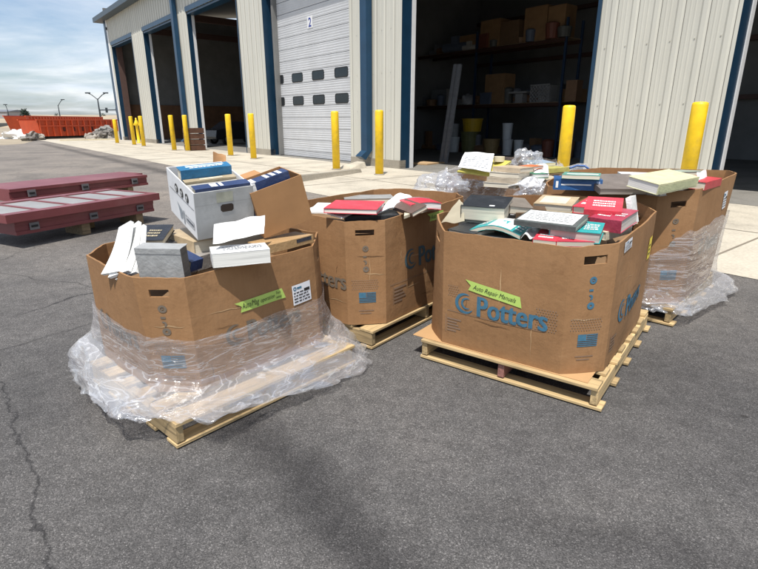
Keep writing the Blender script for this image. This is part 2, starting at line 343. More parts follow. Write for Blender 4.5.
# ------------------------------------------------------------------ world, sun, camera
SUN_EL = R(66); sdx, sdy = -.19, -.98
l_ = math.hypot(sdx, sdy); sdx /= l_; sdy /= l_
world = bpy.data.worlds.new('World'); sc.world = world; world.use_nodes = True
nt = world.node_tree; nt.nodes.clear(); L = nt.links.new
wo = nd(nt, 'ShaderNodeOutputWorld'); bg = nd(nt, 'ShaderNodeBackground', ins={'Strength': .1})
sky = nd(nt, 'ShaderNodeTexSky', sky_type='NISHITA'); sky.sun_disc = False; sky.sun_elevation = SUN_EL; sky.sun_rotation = math.atan2(sdx, sdy)
sky.air_density = 1.0; sky.dust_density = 1.5
tc = nd(nt, 'ShaderNodeTexCoord'); sx = nd(nt, 'ShaderNodeSeparateXYZ'); L(tc.outputs['Generated'], sx.inputs[0])
zz = nd(nt, 'ShaderNodeMath', operation='ADD', ins={1: .10}); L(sx.outputs[2], zz.inputs[0])
zm = nd(nt, 'ShaderNodeMath', operation='MAXIMUM', ins={1: .03}); L(zz.outputs[0], zm.inputs[0])
dx = nd(nt, 'ShaderNodeMath', operation='DIVIDE'); L(sx.outputs[0], dx.inputs[0]); L(zm.outputs[0], dx.inputs[1])
dy = nd(nt, 'ShaderNodeMath', operation='DIVIDE'); L(sx.outputs[1], dy.inputs[0]); L(zm.outputs[0], dy.inputs[1])
cb = nd(nt, 'ShaderNodeCombineXYZ'); L(dx.outputs[0], cb.inputs[0]); L(dy.outputs[0], cb.inputs[1])
cn = nd(nt, 'ShaderNodeTexNoise', ins={'Scale': .55, 'Detail': 8.0, 'Roughness': .58, 'Distortion': .35}); L(cb.outputs[0], cn.inputs['Vector'])
cr = ramp(nt, [(.40, 0.12), (.52, .45), (.64, .92)]); L(cn.outputs['Fac'], cr.inputs[0])
cc = nd(nt, 'ShaderNodeTexNoise', ins={'Scale': 1.3, 'Detail': 6.0}); L(cb.outputs[0], cc.inputs['Vector'])
ccr = ramp(nt, [(.35, (6.2, 6.9, 7.8)), (.65, (8.3, 8.5, 8.7))]); L(cc.outputs['Fac'], ccr.inputs[0])
cm = nd(nt, 'ShaderNodeMixRGB'); L(cr.outputs[0], cm.inputs[0]); tn_ = nd(nt, 'ShaderNodeMixRGB', blend_type='MULTIPLY', ins={0: 1.0, 2: (.86, .96, 1.07, 1)}); L(sky.outputs[0], tn_.inputs[1]); L(tn_.outputs[0], cm.inputs[1]); L(ccr.outputs[0], cm.inputs[2])
L(cm.outputs[0], bg.inputs[0]); L(bg.outputs[0], wo.inputs[0])
sl = bpy.data.lights.new('sun', 'SUN'); sl.energy = 4.2; sl.angle = R(.53); sl.color = (1, .955, .89)
so = bpy.data.objects.new('sun', sl); COL.objects.link(so); so.location = (0, 0, 30)
sv = Vector((sdx * math.cos(SUN_EL), sdy * math.cos(SUN_EL), math.sin(SUN_EL)))
so.rotation_euler = sv.to_track_quat('Z', 'Y').to_euler()
cd = bpy.data.cameras.new('camera'); cam = bpy.data.objects.new('camera', cd); COL.objects.link(cam)
cd.sensor_fit = 'HORIZONTAL'; cd.sensor_width = 36; cd.lens = F / 758 * 36; cd.clip_start = .05; cd.clip_end = 3000
cam.location = (0, 0, H); cam.rotation_euler = (math.pi / 2 - PITCH, 0, 0); sc.camera = cam
sc.view_settings.view_transform = 'Standard'; sc.view_settings.look = 'None'; sc.view_settings.exposure = .42; sc.view_settings.gamma = 1
sc.view_settings.use_curve_mapping = False
sc.cycles.max_bounces = 8; sc.cycles.transparent_max_bounces = 24; sc.cycles.diffuse_bounces = 4
sc.cycles.use_denoising = True

# ------------------------------------------------------------------ ground
def sheet(name, pts, z, m):
    b = MB(); b.add([(p[0], p[1], z) for p in pts], [tuple(range(len(pts)))]); return tag(b.build(name, m), kind='structure')
sheet('ground', [(-900, -60), (900, -60), (900, 900), (-900, 900)], -.012, M['dirt'])
e1 = wp(-30, 5.55, 0); e2 = wp(44, 5.55, 0)
sheet('parking_lot', [(-24, -20), (30, -20), (30, 9), (e2.x, e2.y), (-29.5, 46), (-25.5, 38), (-25, 28)], 0.0, M['asphalt'])
q = [wp(-30, 5.55, 0), wp(42, 5.62, 0), wp(42, .0, 0), wp(-30, .0, 0)]
sheet('concrete_apron', [(p.x, p.y) for p in q], .006, M['apron'])
# joints of the apron
jb = MB()
for s_ in [x * 3.05 - 26.0 for x in range(22)]:
    jb.add([wp(s_, 5.5, .0105), wp(s_ + .03, 5.5, .0105), wp(s_ + .03, .02, .0105), wp(s_, .02, .0105)], [(0, 1, 2, 3)])
jb.add([wp(-29, 2.9, .0102), wp(41, 2.9, .0102), wp(41, 2.87, .0102), wp(-29, 2.87, .0102)], [(0, 1, 2, 3)])
tag(jb.build('apron_joints', mat('joint_filler', (.2, .17, .13), .9)), kind='structure')
# rise of dry field behind
fb = MB(); 
def fieldp(u_, v_):
    x = -900 + 1500 * u_; y = 130 + 420 * v_
    z = 4.7 * min(1, v_ * 3.2) ** .8 + .35 * noise.noise(Vector((x * .02, y * .02, 0))) * min(1, v_ * 5) - .05
    return (x, y, z)
fb.grid(fieldp, 90, 12); tag(fb.build('field_terrain', M['field'], smooth=True), kind='structure')

# ------------------------------------------------------------------ warehouse
wh = empty('metal_warehouse', 'cream ribbed metal warehouse with blue trim, open bays and one white roller door', 'building', wp(0, 0, 0))
def loc(s, n, z): return U * s + N * n + Vector((0, 0, z))      # local to the warehouse empty
HT, HD = 9.25, 7.36
def ribbed(s0, s1, z0, z1, n0=0.0, pitch=.46):
    """ribbed steel sheet: raised trapezoid ribs with two small stiffeners between"""
    prof = []
    k0 = math.floor(s0 / pitch) - 1; s = []
    pts = []
    for k in range(k0, int(s1 / pitch) + 2):
        c = k * pitch
        for ds, dn in ((-.085, 0), (-.04, .034), (.04, .034), (.085, 0), (.165, 0), (.175, .007), (.195, .007), (.205, 0), (.255, 0), (.265, .007), (.285, .007), (.295, 0)):
            pts.append((c + ds, dn))
    pts = [p for p in pts if s0 < p[0] < s1]
    pts = [(s0, 0)] + pts + [(s1, 0)]
    b = MB(); vs = []
    for p in pts: vs += [loc(p[0], n0 + p[1], z0), loc(p[0], n0 + p[1], z1)]
    b.add(vs, [(2 * i, 2 * i + 2, 2 * i + 3, 2 * i + 1) for i in range(len(pts) - 1)])
    # screw heads along the girts
    for p in pts:
        pass
    for zs in (1.9, 3.1, 4.4, 5.9):
        if z0 < zs < z1:
            k = k0
            while k * pitch < s1:
                c = k * pitch + .11
                if s0 + .1 < c < s1 - .1:
                    b.box(-.012, .012, -.004, .012, -.012, .012, T=lambda v, c=c, zs=zs: loc(c + v.x, n0 + v.y, zs + v.z))
                k += 1
    return b
def seams(s0, s1, z0, z1, pitch=.46):
    b = MB(); k = math.floor(s0 / pitch)
    while k * pitch < s1:
        c = k * pitch - .0875
        if s0 + .05 < c < s1 - .05: b.box(c - .005, c + .005, .001, .006, z0, z1, T=lambda v: loc(v.x, v.y, v.z))
        k += 1
    return b
# bays: (left s, right s)
BAYS = [(36.0, 29.95), (27.19, 21.25), (18.79, 12.25), (9.74, 3.27), (.5, -6.08), (-8.9, -15.4)]
edges = [37.2] + [x for b_ in BAYS for x in b_] + [-18.0]
for i in range(0, len(edges), 2):
    ribbed(edges[i + 1], edges[i], .28, HD).build('wall_panel', M['wall'], wh)
sm_ = mat('seam_rib_shade', (.16, .155, .14), .8)  # dark line at each sheet lap, painting in the shade beside the rib
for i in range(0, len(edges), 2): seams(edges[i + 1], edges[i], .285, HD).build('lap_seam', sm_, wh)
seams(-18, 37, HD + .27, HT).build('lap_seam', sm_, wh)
ribbed(-18.0, 37.2, HD + .0, HT, 0.0).build('wall_panel', M['wall'], wh)
def lbox(s0, s1, n0, n1, z0, z1): return MB().box(s0, s1, n0, n1, z0, z1, T=lambda v: loc(v.x, v.y, v.z))
for i in range(0, len(edges), 2):
    lbox(edges[i + 1] + .0, edges[i] - .006, -.25, .045, 0, .28).build('foundation', M['found'], wh)
# blue jambs: the deep reveal on the far side of every bay, with a pale edge behind it
DEP = (.35, .36, .27, .42, .42, .45)
for bi, (a, b_) in enumerate(BAYS):
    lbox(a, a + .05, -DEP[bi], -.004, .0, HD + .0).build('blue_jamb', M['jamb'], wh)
    if bi != 3: lbox(a - .02, a + .05, -DEP[bi] - .16, -DEP[bi] - .002, 0, HD).build('white_jamb_edge', M['white_trim'], wh)
    if bi != 3:
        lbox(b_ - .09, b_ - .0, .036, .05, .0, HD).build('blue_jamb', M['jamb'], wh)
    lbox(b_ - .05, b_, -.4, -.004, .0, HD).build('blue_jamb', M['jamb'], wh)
    lbox(b_ - .09, a + .05, .037, .052, HD + .002, HD + .26).build('head_trim', M['blue'], wh)
    lbox(b_, a, -.5, -.02, HD - .12, HD).build('head_lining', M['blue'], wh)
# corner trim, eave and roof
lbox(36.75, 37.3, .036, .066, 0, HT).build('corner_trim', M['blue'], wh)
lbox(36.32, 36.7, .036, .05, 0, HT).build('corner_trim', M['white_trim'], wh)
lbox(-18.5, 38.2, -.2, .62, HT + .005, HT + .34).build('gutter', M['roof'], wh)
MB().add([loc(-18.5, .6, HT + .36), loc(38.2, .6, HT + .36), loc(38.2, -14, HT + 1.9), loc(-18.5, -14, HT + 1.9)], [(0, 1, 2, 3)]).build('roof', M['roof'], wh)
# end wall, rear wall, floor inside
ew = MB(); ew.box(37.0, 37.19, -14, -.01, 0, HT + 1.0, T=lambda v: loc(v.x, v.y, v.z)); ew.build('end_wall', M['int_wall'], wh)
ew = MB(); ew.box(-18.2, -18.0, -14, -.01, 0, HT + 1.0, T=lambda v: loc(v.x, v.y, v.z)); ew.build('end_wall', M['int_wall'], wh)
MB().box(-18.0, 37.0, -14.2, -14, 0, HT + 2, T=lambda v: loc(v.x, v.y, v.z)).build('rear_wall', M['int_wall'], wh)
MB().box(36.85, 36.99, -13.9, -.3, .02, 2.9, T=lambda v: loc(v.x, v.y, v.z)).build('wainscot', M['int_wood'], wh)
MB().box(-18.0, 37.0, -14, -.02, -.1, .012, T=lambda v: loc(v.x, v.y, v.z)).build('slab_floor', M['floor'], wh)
MB().box(9.35, 9.5, -13.95, -.3, .05, HT, T=lambda v: loc(v.x, v.y, v.z)).build('partition', M['int_wall'], wh)
for s_ in (-12, -7.6, 1.6, 10.7, 19.7, 28.0, 36.0):     # frame columns and rafters
    b = MB(); b.box(s_ - .12, s_ + .12, -.75, -.3, 0, HT - .4, T=lambda v: loc(v.x, v.y, v.z)); b.box(s_ - .12, s_ + .12, -13.7, -.3, HT - .75, HT - .3, T=lambda v: loc(v.x, v.y, v.z))
    b.build('portal_frame', mat('frame_primer', (.09, .05, .04), .7), wh)
for z_ in (2.4, 4.6, 6.8):
    MB().box(-18, 37, -13.8, -13.62, z_, z_ + .18, T=lambda v: loc(v.x, v.y, v.z)).build('girt', mat('frame_primer', (.1, .06, .05), .7), wh)
# downspouts
def downspout(s_):
    b = MB(); b.box(s_ - .17, s_ + .17, .06, .30, .55, HT + .1, T=lambda v: loc(v.x, v.y, v.z))
    b.add([loc(s_ - .17, .06, .55), loc(s_ + .17, .06, .55), loc(s_ + .17, .30, .55), loc(s_ - .17, .30, .55),
           loc(s_ - .17, .34, .24), loc(s_ + .17, .34, .24), loc(s_ + .17, .56, .36), loc(s_ - .17, .56, .36)],
          [(0, 1, 5, 4), (1, 2, 6, 5), (2, 3, 7, 6), (3, 0, 4, 7), (4, 5, 6, 7)])
    return b.build('downspout', M['blue'], wh)
downspout(2.12); downspout(20.3)
MB().box(-.05, .05, 0, .1, 0, .2, T=lambda v: loc(36.4 + v.x, .05 + v.y, 8.55 + v.z)).build('wall_lamp', M['dark'], wh)
# roller door
DR = -.46
dr = lbox(2.9, 10.1, -.12 + DR, -.05 + DR, .02, HD); dr = dr.build('roller_door', M['groove'], wh)
zb = [.02, .28]
while zb[-1] < HD - .2: zb.append(zb[-1] + .47)
wcs = (9.5, 7.85, 6.2, 4.55)
for k in range(len(zb) - 1):
    z0, z1 = zb[k] + .012, min(zb[k + 1] - .006, HD)
    b = MB(); nrib = 5; pts = []
    for j in range(nrib):
        za = z0 + (z1 - z0) * j / nrib; zc = z0 + (z1 - z0) * (j + 1) / nrib; d = (zc - za)
        pts += [(za, -.046), (za + d * .78, -.036), (za + d * .88, -.046)]
    pts.append((z1, -.046))
    b.add([p for z_, n_ in pts for p in (loc(2.95, n_ + DR, z_), loc(10.05, n_ + DR, z_))], [(2 * i, 2 * i + 1, 2 * i + 3, 2 * i + 2) for i in range(len(pts) - 1)])
    b.build('door_section', M['door'], dr)
    if abs(zb[k] - 2.16) < .05 or abs(zb[k] - 3.1) < .05:
        for wc in wcs:
            def rr(a, hgt, rad, n_):
                out = []
                for cxs, czs, t0 in ((a - rad, hgt - rad, 0), (-(a - rad), hgt - rad, 90), (-(a - rad), -(hgt - rad), 180), (a - rad, -(hgt - rad), 270)):
                    for t in range(0, 91, 30): out.append(loc(wc + cxs + rad * math.cos(R(t0 + t)), n_ + DR, (z0 + z1) / 2 + czs + rad * math.sin(R(t0 + t))))
                return out
            o = rr(.455, .19, .1, -.030); nn = len(o)
            i_ = rr(.42, .155, .08, -.026)
            b = MB(); b.add(o + i_, [(a, (a + 1) % nn, nn + (a + 1) % nn, nn + a) for a in range(nn)])
            o2 = rr(.455, .19, .1, -.05); b.add(o + o2, [(a, nn + a, nn + (a + 1) % nn, (a + 1) % nn) for a in range(nn)])
            b.build('window_gasket', M['dark'], dr)
            MB().add(i_ and rr(.425, .16, .08, -.033), [tuple(range(nn))]).build('window', M['glass'], dr)
# number plate on the door
ns, nz_ = on_wall(309.2, 22.3, -.46)
MB().box(-.2, .2, -.034, -.028, -.2, .24, T=lambda v: loc(ns + v.x, v.y + DR, nz_ + v.z)).build('number_plate', M['white_trim'], dr)
vs, fs, w_ = text_shape('2', .02)
MB().add([loc(ns + w_ * .17 - x * .34, -.025 + DR, nz_ - .15 + y * .34) for x, y in vs], fs).build('number', mat('sign_blue', (.02, .04, .25), .5), dr)

# concrete kerb and splash block by the downspout
k0, k1 = at(296, 183, 0), at(362, 172.5, 0)
dk = (k1 - k0); kl = dk.length; ka = math.atan2(dk.y, dk.x)
b = MB(); b.add([(0, 0, 0), (kl, 0, 0), (kl, .3, 0), (0, .3, 0), (0, .05, .16), (kl, .05, .1), (kl, .25, .1), (0, .25, .16)], [(0, 3, 2, 1), (4, 5, 6, 7), (0, 1, 5, 4), (1, 2, 6, 5), (2, 3, 7, 6), (3, 0, 4, 7)])
ko = b.build('concrete_kerb', M['found'], loc=(k0.x, k0.y, .008)); ko.rotation_euler.z = ka
tag(ko, 'low concrete kerb lying on the apron in front of the white roller door', 'kerb')
sbp = wp(1.75, 1.05, .008); b = MB()
b.add([(-.3, -.35, 0), (.3, -.35, 0), (.3, .35, 0), (-.3, .35, 0), (-.22, -.3, .08), (.22, -.3, .08), (.22, .33, .2), (-.22, .33, .2)], [(0, 3, 2, 1), (4, 5, 6, 7), (0, 1, 5, 4), (1, 2, 6, 5), (2, 3, 7, 6), (3, 0, 4, 7)])
o = b.build('splash_block', M['apron'], loc=sbp); o.rotation_euler.z = math.atan2(-N.x, N.y) + math.pi
tag(o, 'pale concrete splash block under the blue downspout', 'splash block')

# bollards
def bollard_proto():
    t = empty('bollard', 'x', 'bollard')
    b = MB(); b.lathe([(.125, 0), (.125, 1.80), (.118, 1.835), (.09, 1.85), (0, 1.855)], n=22); b.build('post', M['yellow'], t, smooth=True)
    b = MB(); b.lathe([(.16, .0), (.155, .025), (.126, .03)], n=22); b.build('base_ring', M['found'], t, smooth=True)
    return t
bl = [(29.55, 2.1, 'yellow bollard at the far corner of the warehouse, in front of the rubble'),
      (25.6, 1.95, 'yellow bollard left of the yellow hydrant, second from the far corner'),
      (23.2, 2.0, 'yellow bollard standing just right of the yellow hydrant'),
      (17.0, 2.1, 'yellow bollard with a small brown crate at its foot'),
      (15.9, 1.75, 'yellow bollard just right of the small brown crate'),
      (10.65, 1.6, 'yellow bollard in front of the dark bay holding a parked car'),
      (8.05, 1.7, 'yellow bollard in front of the ribbed wall left of the roller door'),
      (1.68, 1.8, 'yellow bollard in front of the right part of the white roller door'),
      (-.6, 1.8, 'yellow bollard with faded patches beside the blue downspout'),
      (-6.72, 1.8, 'yellow bollard at the right side of the bay with storage racks'),
      (-9.15, 1.8, 'yellow bollard at the right end in front of the ribbed wall, nearest of all')]
bp_ = bollard_proto()
for i, (s_, n_, lb) in enumerate(bl):
    p = wp(s_, n_, .006); o = bp_ if i == 0 else copy_thing(bp_, p)
    o.location = p; o['label'] = lb; o['group'] = 'yellow bollards along the warehouse'; 
    o.rotation_euler = (random.uniform(-.008, .008), random.uniform(-.008, .008), random.uniform(0, 6))
    o.scale = (1, 1, (.9 if i == 0 else 1.0))
# hydrant behind
hp = wp(on_wall(139.5, 146, .9)[0], .9, .006); h = empty('hydrant', 'yellow hydrant standing behind and between two bollards by the left bays', 'hydrant', hp)
b = MB(); b.lathe([(.16, 0), (.16, .05), (.1, .08), (.1, 1.2), (.15, 1.25), (.15, 1.4), (.12, 1.5), (.05, 1.65), (.05, 1.75), (0, 1.77)]); b.build('barrel', M['yellow'], h, smooth=True)
for a in (0, 1): MB().tube([(0, 0, 1.3), (.22 * (1 - 2 * a), .05, 1.3)], .07).build('nozzle', M['yellow'], h, smooth=True)
cp = wp(16.3, 1.2, .006); t = empty('crate', 'small dark brown wooden crate standing between two bollards by the left bays', 'crate', cp, .66)
for k in range(4): MB().box(-.45, .45, -.4 - .0, .4, .02 + k * .3, .28 + k * .3).build('slat_band', mat('dark_crate_wood', (.09, .04, .022), .8, .3, 6), t)

# ------------------------------------------------------------------ things inside the bays
def racklab(x, y, n): s, z = on_wall(x, y, n); return wp(s, n, z), s, z
RN = -9.0
sA, zA = on_wall(450, 40, RN); sB, zB = on_wall(477, 43, RN); sC, _ = on_wall(566, 43, RN); z1 = on_wall(510, 45, RN)[1]; z2 = on_wall(510, 104, RN)[1]
rk = empty('pallet_rack', 'dark blue steel pallet rack inside the open bay with goods on two levels', 'rack', wp(sC, RN, .012))
def rl(s, n, z): return U * (s - sC) + N * (n - RN) + Vector((0, 0, z))
mr_ = mat('rack_blue', (.015, .035, .075), .5)
for s_ in (sB, sC, sB + (sB - sC)):
    for n_ in (RN, RN - 1.15):
        MB().box(-.05, .05, -.04, .04, 0, 5.6, T=lambda v: rl(s_ + v.x, n_ + v.y, v.z)).build('upright', mr_, rk)
for z_ in (z2, z1):
    for n_ in (RN, RN - 1.15):
        MB().box(sC - sC - 0, (sB - sC) * 2, -.04, .04, -.14, 0, T=lambda v: rl(sC + v.x, n_ + v.y, z_ + v.z)).build('beam', mat('rack_beam', (.05, .02, .012), .6), rk)
    MB().box(0, (sB - sC) * 2, -1.1, -.05, .002, .03, T=lambda v: rl(sC + v.x, RN + v.y, z_ + v.z)).build('shelf_deck', M['woodg'], rk)
def carton(x0, x1, ybot, ytop, n, m, lb, dn=.8, name='carton', cat='carton', zb=None):
    s0, z0 = on_wall(x0, ybot, n); s1, _ = on_wall(x1, ybot, n); _, zt = on_wall((x0 + x1) / 2, ytop, n)
    if zb is not None: zt = zb + (zt - z0); z0 = zb
    c = (s0 + s1) / 2; w = abs(s0 - s1)
    t = empty(name, lb, cat, wp(c, n, z0), math.atan2(-U.y, -U.x))
    MB().box(-w / 2, w / 2, .0, dn, 0, zt - z0).build('body', m, t)
    MB().box(-w * .49, -.006, .01, dn - .01, zt - z0 + .001, zt - z0 + .012).build('flap', m, t)
    MB().box(.006, w * .49, .01, dn - .01, zt - z0 + .001, zt - z0 + .014).build('flap', m, t)
    return t
bx1 = mat('storage_carton', (.24, .135, .06), .8, .15, 3)
zs1 = z1 + .031; zs2 = z2 + .031
carton(455, 478, 41, 24, RN - .1, bx1, 'low tan carton on the upper rack level, left of the rack post', zb=zs1)
carton(480, 499, 41, 12, RN - .1, bx1, 'tan carton on the upper rack level, just right of the rack post', zb=zs1)
carton(500, 518, 41, 16, RN - .1, mat('storage_carton_dark', (.14, .08, .04), .8), 'darker brown carton between two tan cartons on the upper rack level', zb=zs1)
carton(523, 545, 41, 5, RN - .1, bx1, 'tall tan carton on the upper rack level, left of a pair', zb=zs1)
carton(546, 563, 41, 7, RN - .1, bx1, 'tall tan carton on the upper rack level at its right end', zb=zs1)
carton(484, 503, 103, 73, RN - .1, bx1, 'tan carton on the lower rack level right of the rack post', zb=zs2)
carton(431, 447, 99, 83, RN - .3, mat('grey_case', (.18, .19, .2), .6), 'grey storage case on the lower rack level behind the leaning channels', zb=zs2, name='storage_case', cat='case')
carton(560, 576, 100, 87, RN - .3, bx1, 'small tan carton at the right end of the lower rack level', zb=zs2)
# lattice crate
s0, _ = on_wall(529, 103, RN - .1); s1_, _ = on_wall(548, 103, RN - .1); zt = on_wall(538, 86, RN - .1)[1]; w = abs(s0 - s1_); hh = zt - z2
t = empty('lattice_crate', 'pale lattice plastic crate on the lower rack level', 'crate', wp((s0 + s1_) / 2, RN - .1, zs2), math.atan2(-U.y, -U.x))
b = MB()
for k in range(-6, 7):
    for sgn in (1, -1):
        x0 = k * w / 6; x1 = x0 + sgn * hh
        a0, a1 = (x0, 0), (x1, hh)
        def clipx(a0, a1):
            t0, t1 = 0, 1; dxx = a1[0] - a0[0]
            for lim, sg in ((-w / 2, 1), (w / 2, -1)):
                f0 = (a0[0] - lim) * sg; f1 = (a1[0] - lim) * sg
                if f0 < 0 and f1 < 0: return None
                if f0 < 0: t0 = max(t0, f0 / (f0 - f1))
                if f1 < 0: t1 = min(t1, f0 / (f0 - f1))
            return None if t0 >= t1 else (t0, t1)
        r_ = clipx(a0, a1)
        if r_: b.tube([(a0[0] + (a1[0] - a0[0]) * r_[0], .0, hh * r_[0]), (a0[0] + (a1[0] - a0[0]) * r_[1], 0, hh * r_[1])], .018, 6)
b.build('lattice_front', M['panel'], t)
b = MB(); b.box(-w / 2, w / 2, .04, .6, 0, .04); b.box(-w / 2, -w / 2 + .03, .03, .6, .04, hh); b.box(w / 2 - .03, w / 2, .03, .6, .04, hh); b.box(-w / 2 + .03, w / 2 - .03, .57, .6, .04, hh); b.box(-w / 2, w / 2, -.02, .03, hh, hh + .04); b.build('tub', M['panel'], t)
# white machine on shelf: table saw like housing
s0, _ = on_wall(518, 103, RN - .15)
t = empty('bench_machine', 'white bench machine with a wide table on the lower rack level', 'machine', wp(s0, RN - .15, zs2), math.atan2(-U.y, -U.x))
MB().box(-.2, .2, 0, .4, 0, .42).build('stand', M['panel'], t, bevel=.02); MB().box(-.55, .45, -.05, .5, .43, .52).build('table', M['panel'], t, bevel=.01)
s0, _ = on_wall(466, 103, RN - .15)
t = empty('tarp_bundle', 'crumpled pale bundle on the lower rack level left of the rack post', 'bundle', wp(s0, RN - .2, zs2), 0)
def lump(u_, v_, sx, sy, sz, seed, rough=.35):
    th = 2 * math.pi * u_; ph = math.pi * .5 * v_
    d = Vector((math.cos(th) * math.cos(ph), math.sin(th) * math.cos(ph), math.sin(ph)))
    r_ = 1 + rough * noise.noise(d * 2.1 + Vector((seed, 0, 0))) + rough * .4 * noise.noise(d * 4.2 + Vector((seed, 3, 0))) - rough * .55 * abs(noise.noise(d * 3.1 + Vector((seed, 9, 1))))
    return Vector((d.x * sx * r_, d.y * sy * r_, max(0, d.z * sz * r_)))
MB().grid(lambda u_, v_: lump(u_, v_, .5, .35, .5, 3.3, .6), 28, 10).build('bundle', M['panel'], t, smooth=True)
random.seed(12)
def clutter(zs_, x0, x1, ybot, n_, hmax):
    x = x0
    for k in range(n_):
        x = x0 + (x1 - x0) * (k + random.random() * .7) / n_; nn_ = RN - (.7 if zs_ == zs2 and 516 < x < 556 else random.choice((.02, .45)))
        s_ = on_wall(x, ybot, nn_)[0]; kind = random.random(); w_, h_, d_ = random.uniform(.3, .75), random.uniform(.25, hmax * 1.5), random.uniform(.3, .6)
        m = mat('clutter_%d' % (k % 6), [(.16, .16, .17), (.2, .11, .055), (.09, .11, .15), (.36, .34, .31), (.16, .05, .03), (.08, .08, .07)][k % 6], .6)
        b = MB()
        if kind < .4: b.box(-w_ / 2, w_ / 2, 0, d_, 0, h_); b.box(-w_ * .55, w_ * .55, -.015, d_ + .015, h_ + .001, h_ + .03)
        elif kind < .7: b.lathe([(w_ * .42, 0), (w_ * .5, h_ * .9), (w_ * .3, h_), (0, h_ + .01)], n=14)
        else: b.tube([(-w_, 0, w_ * .3), (w_, .1, w_ * .3)], w_ * .3, 12); b.box(-w_ * .3, w_ * .3, -.1, .2, w_ * .3, h_)
        o = b.build('parts_bin', m, loc=wp(s_, nn_, zs_)); o.rotation_euler.z = math.atan2(-U.y, -U.x) + random.uniform(-.2, .2)
        tag(o, 'dim part or bin crowded among others on the storage rack inside the bay', 'parts', 'dim parts crowding the storage rack')
clutter(zs2, 420, 576, 103, 20, .55); clutter(zs1, 430, 575, 43, 12, .5); clutter(.013, 415, 500, 153, 9, .7); clutter(.013, 522, 578, 153, 9, .6)
# buckets
def bucket(x, ybot, ytop, wpx, n, m, lb, floor=True, lid=True, zb=.013):
    s_, z_ = on_wall(x, ybot, n)
    s2, _ = on_wall(x + wpx, ybot, n); zt = on_wall(x, ytop, n)[1] - z_; r_ = abs(s2 - s_) / 2 * .76
    t = empty('bucket', lb, 'bucket', wp(s_, n, zb), 0, 'buckets on the floor by the rack')
    MB().lathe([(r_ * .86, 0), (r_, zt * .9), (r_ * 1.04, zt * .9), (r_ * 1.04, zt * .94), (r_, zt * .94)], n=20).build('pail', m, t, smooth=False)
    MB().lathe([(r_ * 1.05, zt * .945), (r_ * 1.05, zt), (0, zt + .002)], n=20).build('lid', m, t)
    return t, zt
def floor_n(x, y):     # depth of a floor point seen at a pixel
    p = at(x, y, .013); return (p - P0).dot(N)
wb = mat('white_bucket', (.62, .64, .64), .5, .06); yb = mat('yellow_bucket', (.6, .38, .02), .5); ob_ = mat('olive_drum', (.16, .16, .06), .6); tb = mat('tan_drum', (.36, .24, .1), .6)
BN = -8.7
t_, zt_ = bucket(507, 152, 136, 11, BN, wb, 'white bucket on the floor carrying a second white bucket')
t2, _z = bucket(507, 136, 120, 11, BN, wb, 'white bucket stacked on top of another white bucket', zb=.013 + zt_ + .004)
bucket(518, 152, 136, 10, BN, wb, 'shorter white bucket right of the bucket stack')
t3, zt3 = bucket(453.5, 154, 139, 11, BN, wb, 'white bucket on the floor beside the leaning steel channels')
bucket(454, 139, 126, 9, BN, mat('grey_bucket', (.35, .36, .36), .5), 'grey bucket stacked on the white one beside the steel channels', zb=.013 + zt3 + .004)
t4, zt4 = bucket(469, 153, 132, 18, BN - .2, ob_, 'olive drum on the floor under a yellow tub')
bucket(472, 132, 119, 21, BN - .2, yb, 'yellow tub set on the olive drum', zb=.013 + zt4 + .004)
bucket(491, 153, 138, 17, BN - .3, tb, 'tan drum on the floor left of the white bucket stack')
# leaning channels
for k, (xb, xt, lb) in enumerate(((440.5, 455, 'left one of two long steel channels leaning in the open bay'), (444.5, 459, 'right one of two long steel channels leaning in the open bay'))):
    a = wp(on_wall(xb, 162, -3.0)[0], -3.0, .016); zt = on_wall(xt, 64, -3.6)[1]; c = wp(on_wall(xt, 64, -3.6)[0], -3.6, zt)
    ax = (c - a).normalized(); sd = U; up = ax.cross(sd).normalized()
    b = MB()
    for (u0, u1, w0, w1) in ((-.075, .075, 0, .015), (-.075, -.06, .015, .1), (.06, .075, .015, .1)):
        b.box(u0, u1, w0, w1, 0, (c - a).length, T=lambda v: sd * v.x - up * v.y + ax * v.z)
    tag(b.build('steel_channel', M['steel'], loc=a), lb, 'steel channel')
# dark car in the third bay
cp = wp(23.2, -4.4, .013); t = empty('parked_car', 'dark car parked inside the third open bay', 'car', cp, math.atan2(U.y, U.x) + 1.75)
prof = [(-2.2, .35), (-2.25, .8), (-1.9, .98), (-1.1, 1.02), (-.55, 1.5), (.9, 1.52), (1.5, 1.05), (2.15, .95), (2.25, .5), (2.2, .35)]
cb_ = mat('car_paint', (.03, .03, .035), .25)
b = MB(); n_ = len(prof); b.add([(x, -.86 if z < 1.2 else -.66, z) for x, z in prof] + [(x, .86 if z < 1.2 else .66, z) for x, z in prof], [tuple(range(n_)), tuple(range(2 * n_ - 1, n_ - 1, -1))] + [(i, n_ + i, n_ + (i + 1) % n_, (i + 1) % n_) for i in range(n_)])
b.build('body', cb_, t, bevel=.05)
MB().add([(-1.08, -.70, 1.06), (-.56, -.58, 1.48), (-.56, .58, 1.48), (-1.08, .70, 1.06)], [(0, 1, 2, 3)]).build('windscreen', M['glass'], t, loc=(-.02, 0, .02))
MB().add([(-.5, -.7, 1.44), (.85, -.7, 1.46), (1.3, -.8, 1.1), (-.9, -.8, 1.1)], [(0, 1, 2, 3)]).build('side_window', M['glass'], t, loc=(0, -.03, .0))
for x_ in (-1.4, 1.4):
    for y_ in (-.8, .8):
        wl = MB().tube([(x_, y_ - .1, .33), (x_, y_ + .1, .33)], .33, 20).build('wheel', M['dark'], t); MB().tube([(x_, y_ - .12, .33), (x_, y_ + .12, .33)], .19, 14).build('rim', M['steel'], wl)
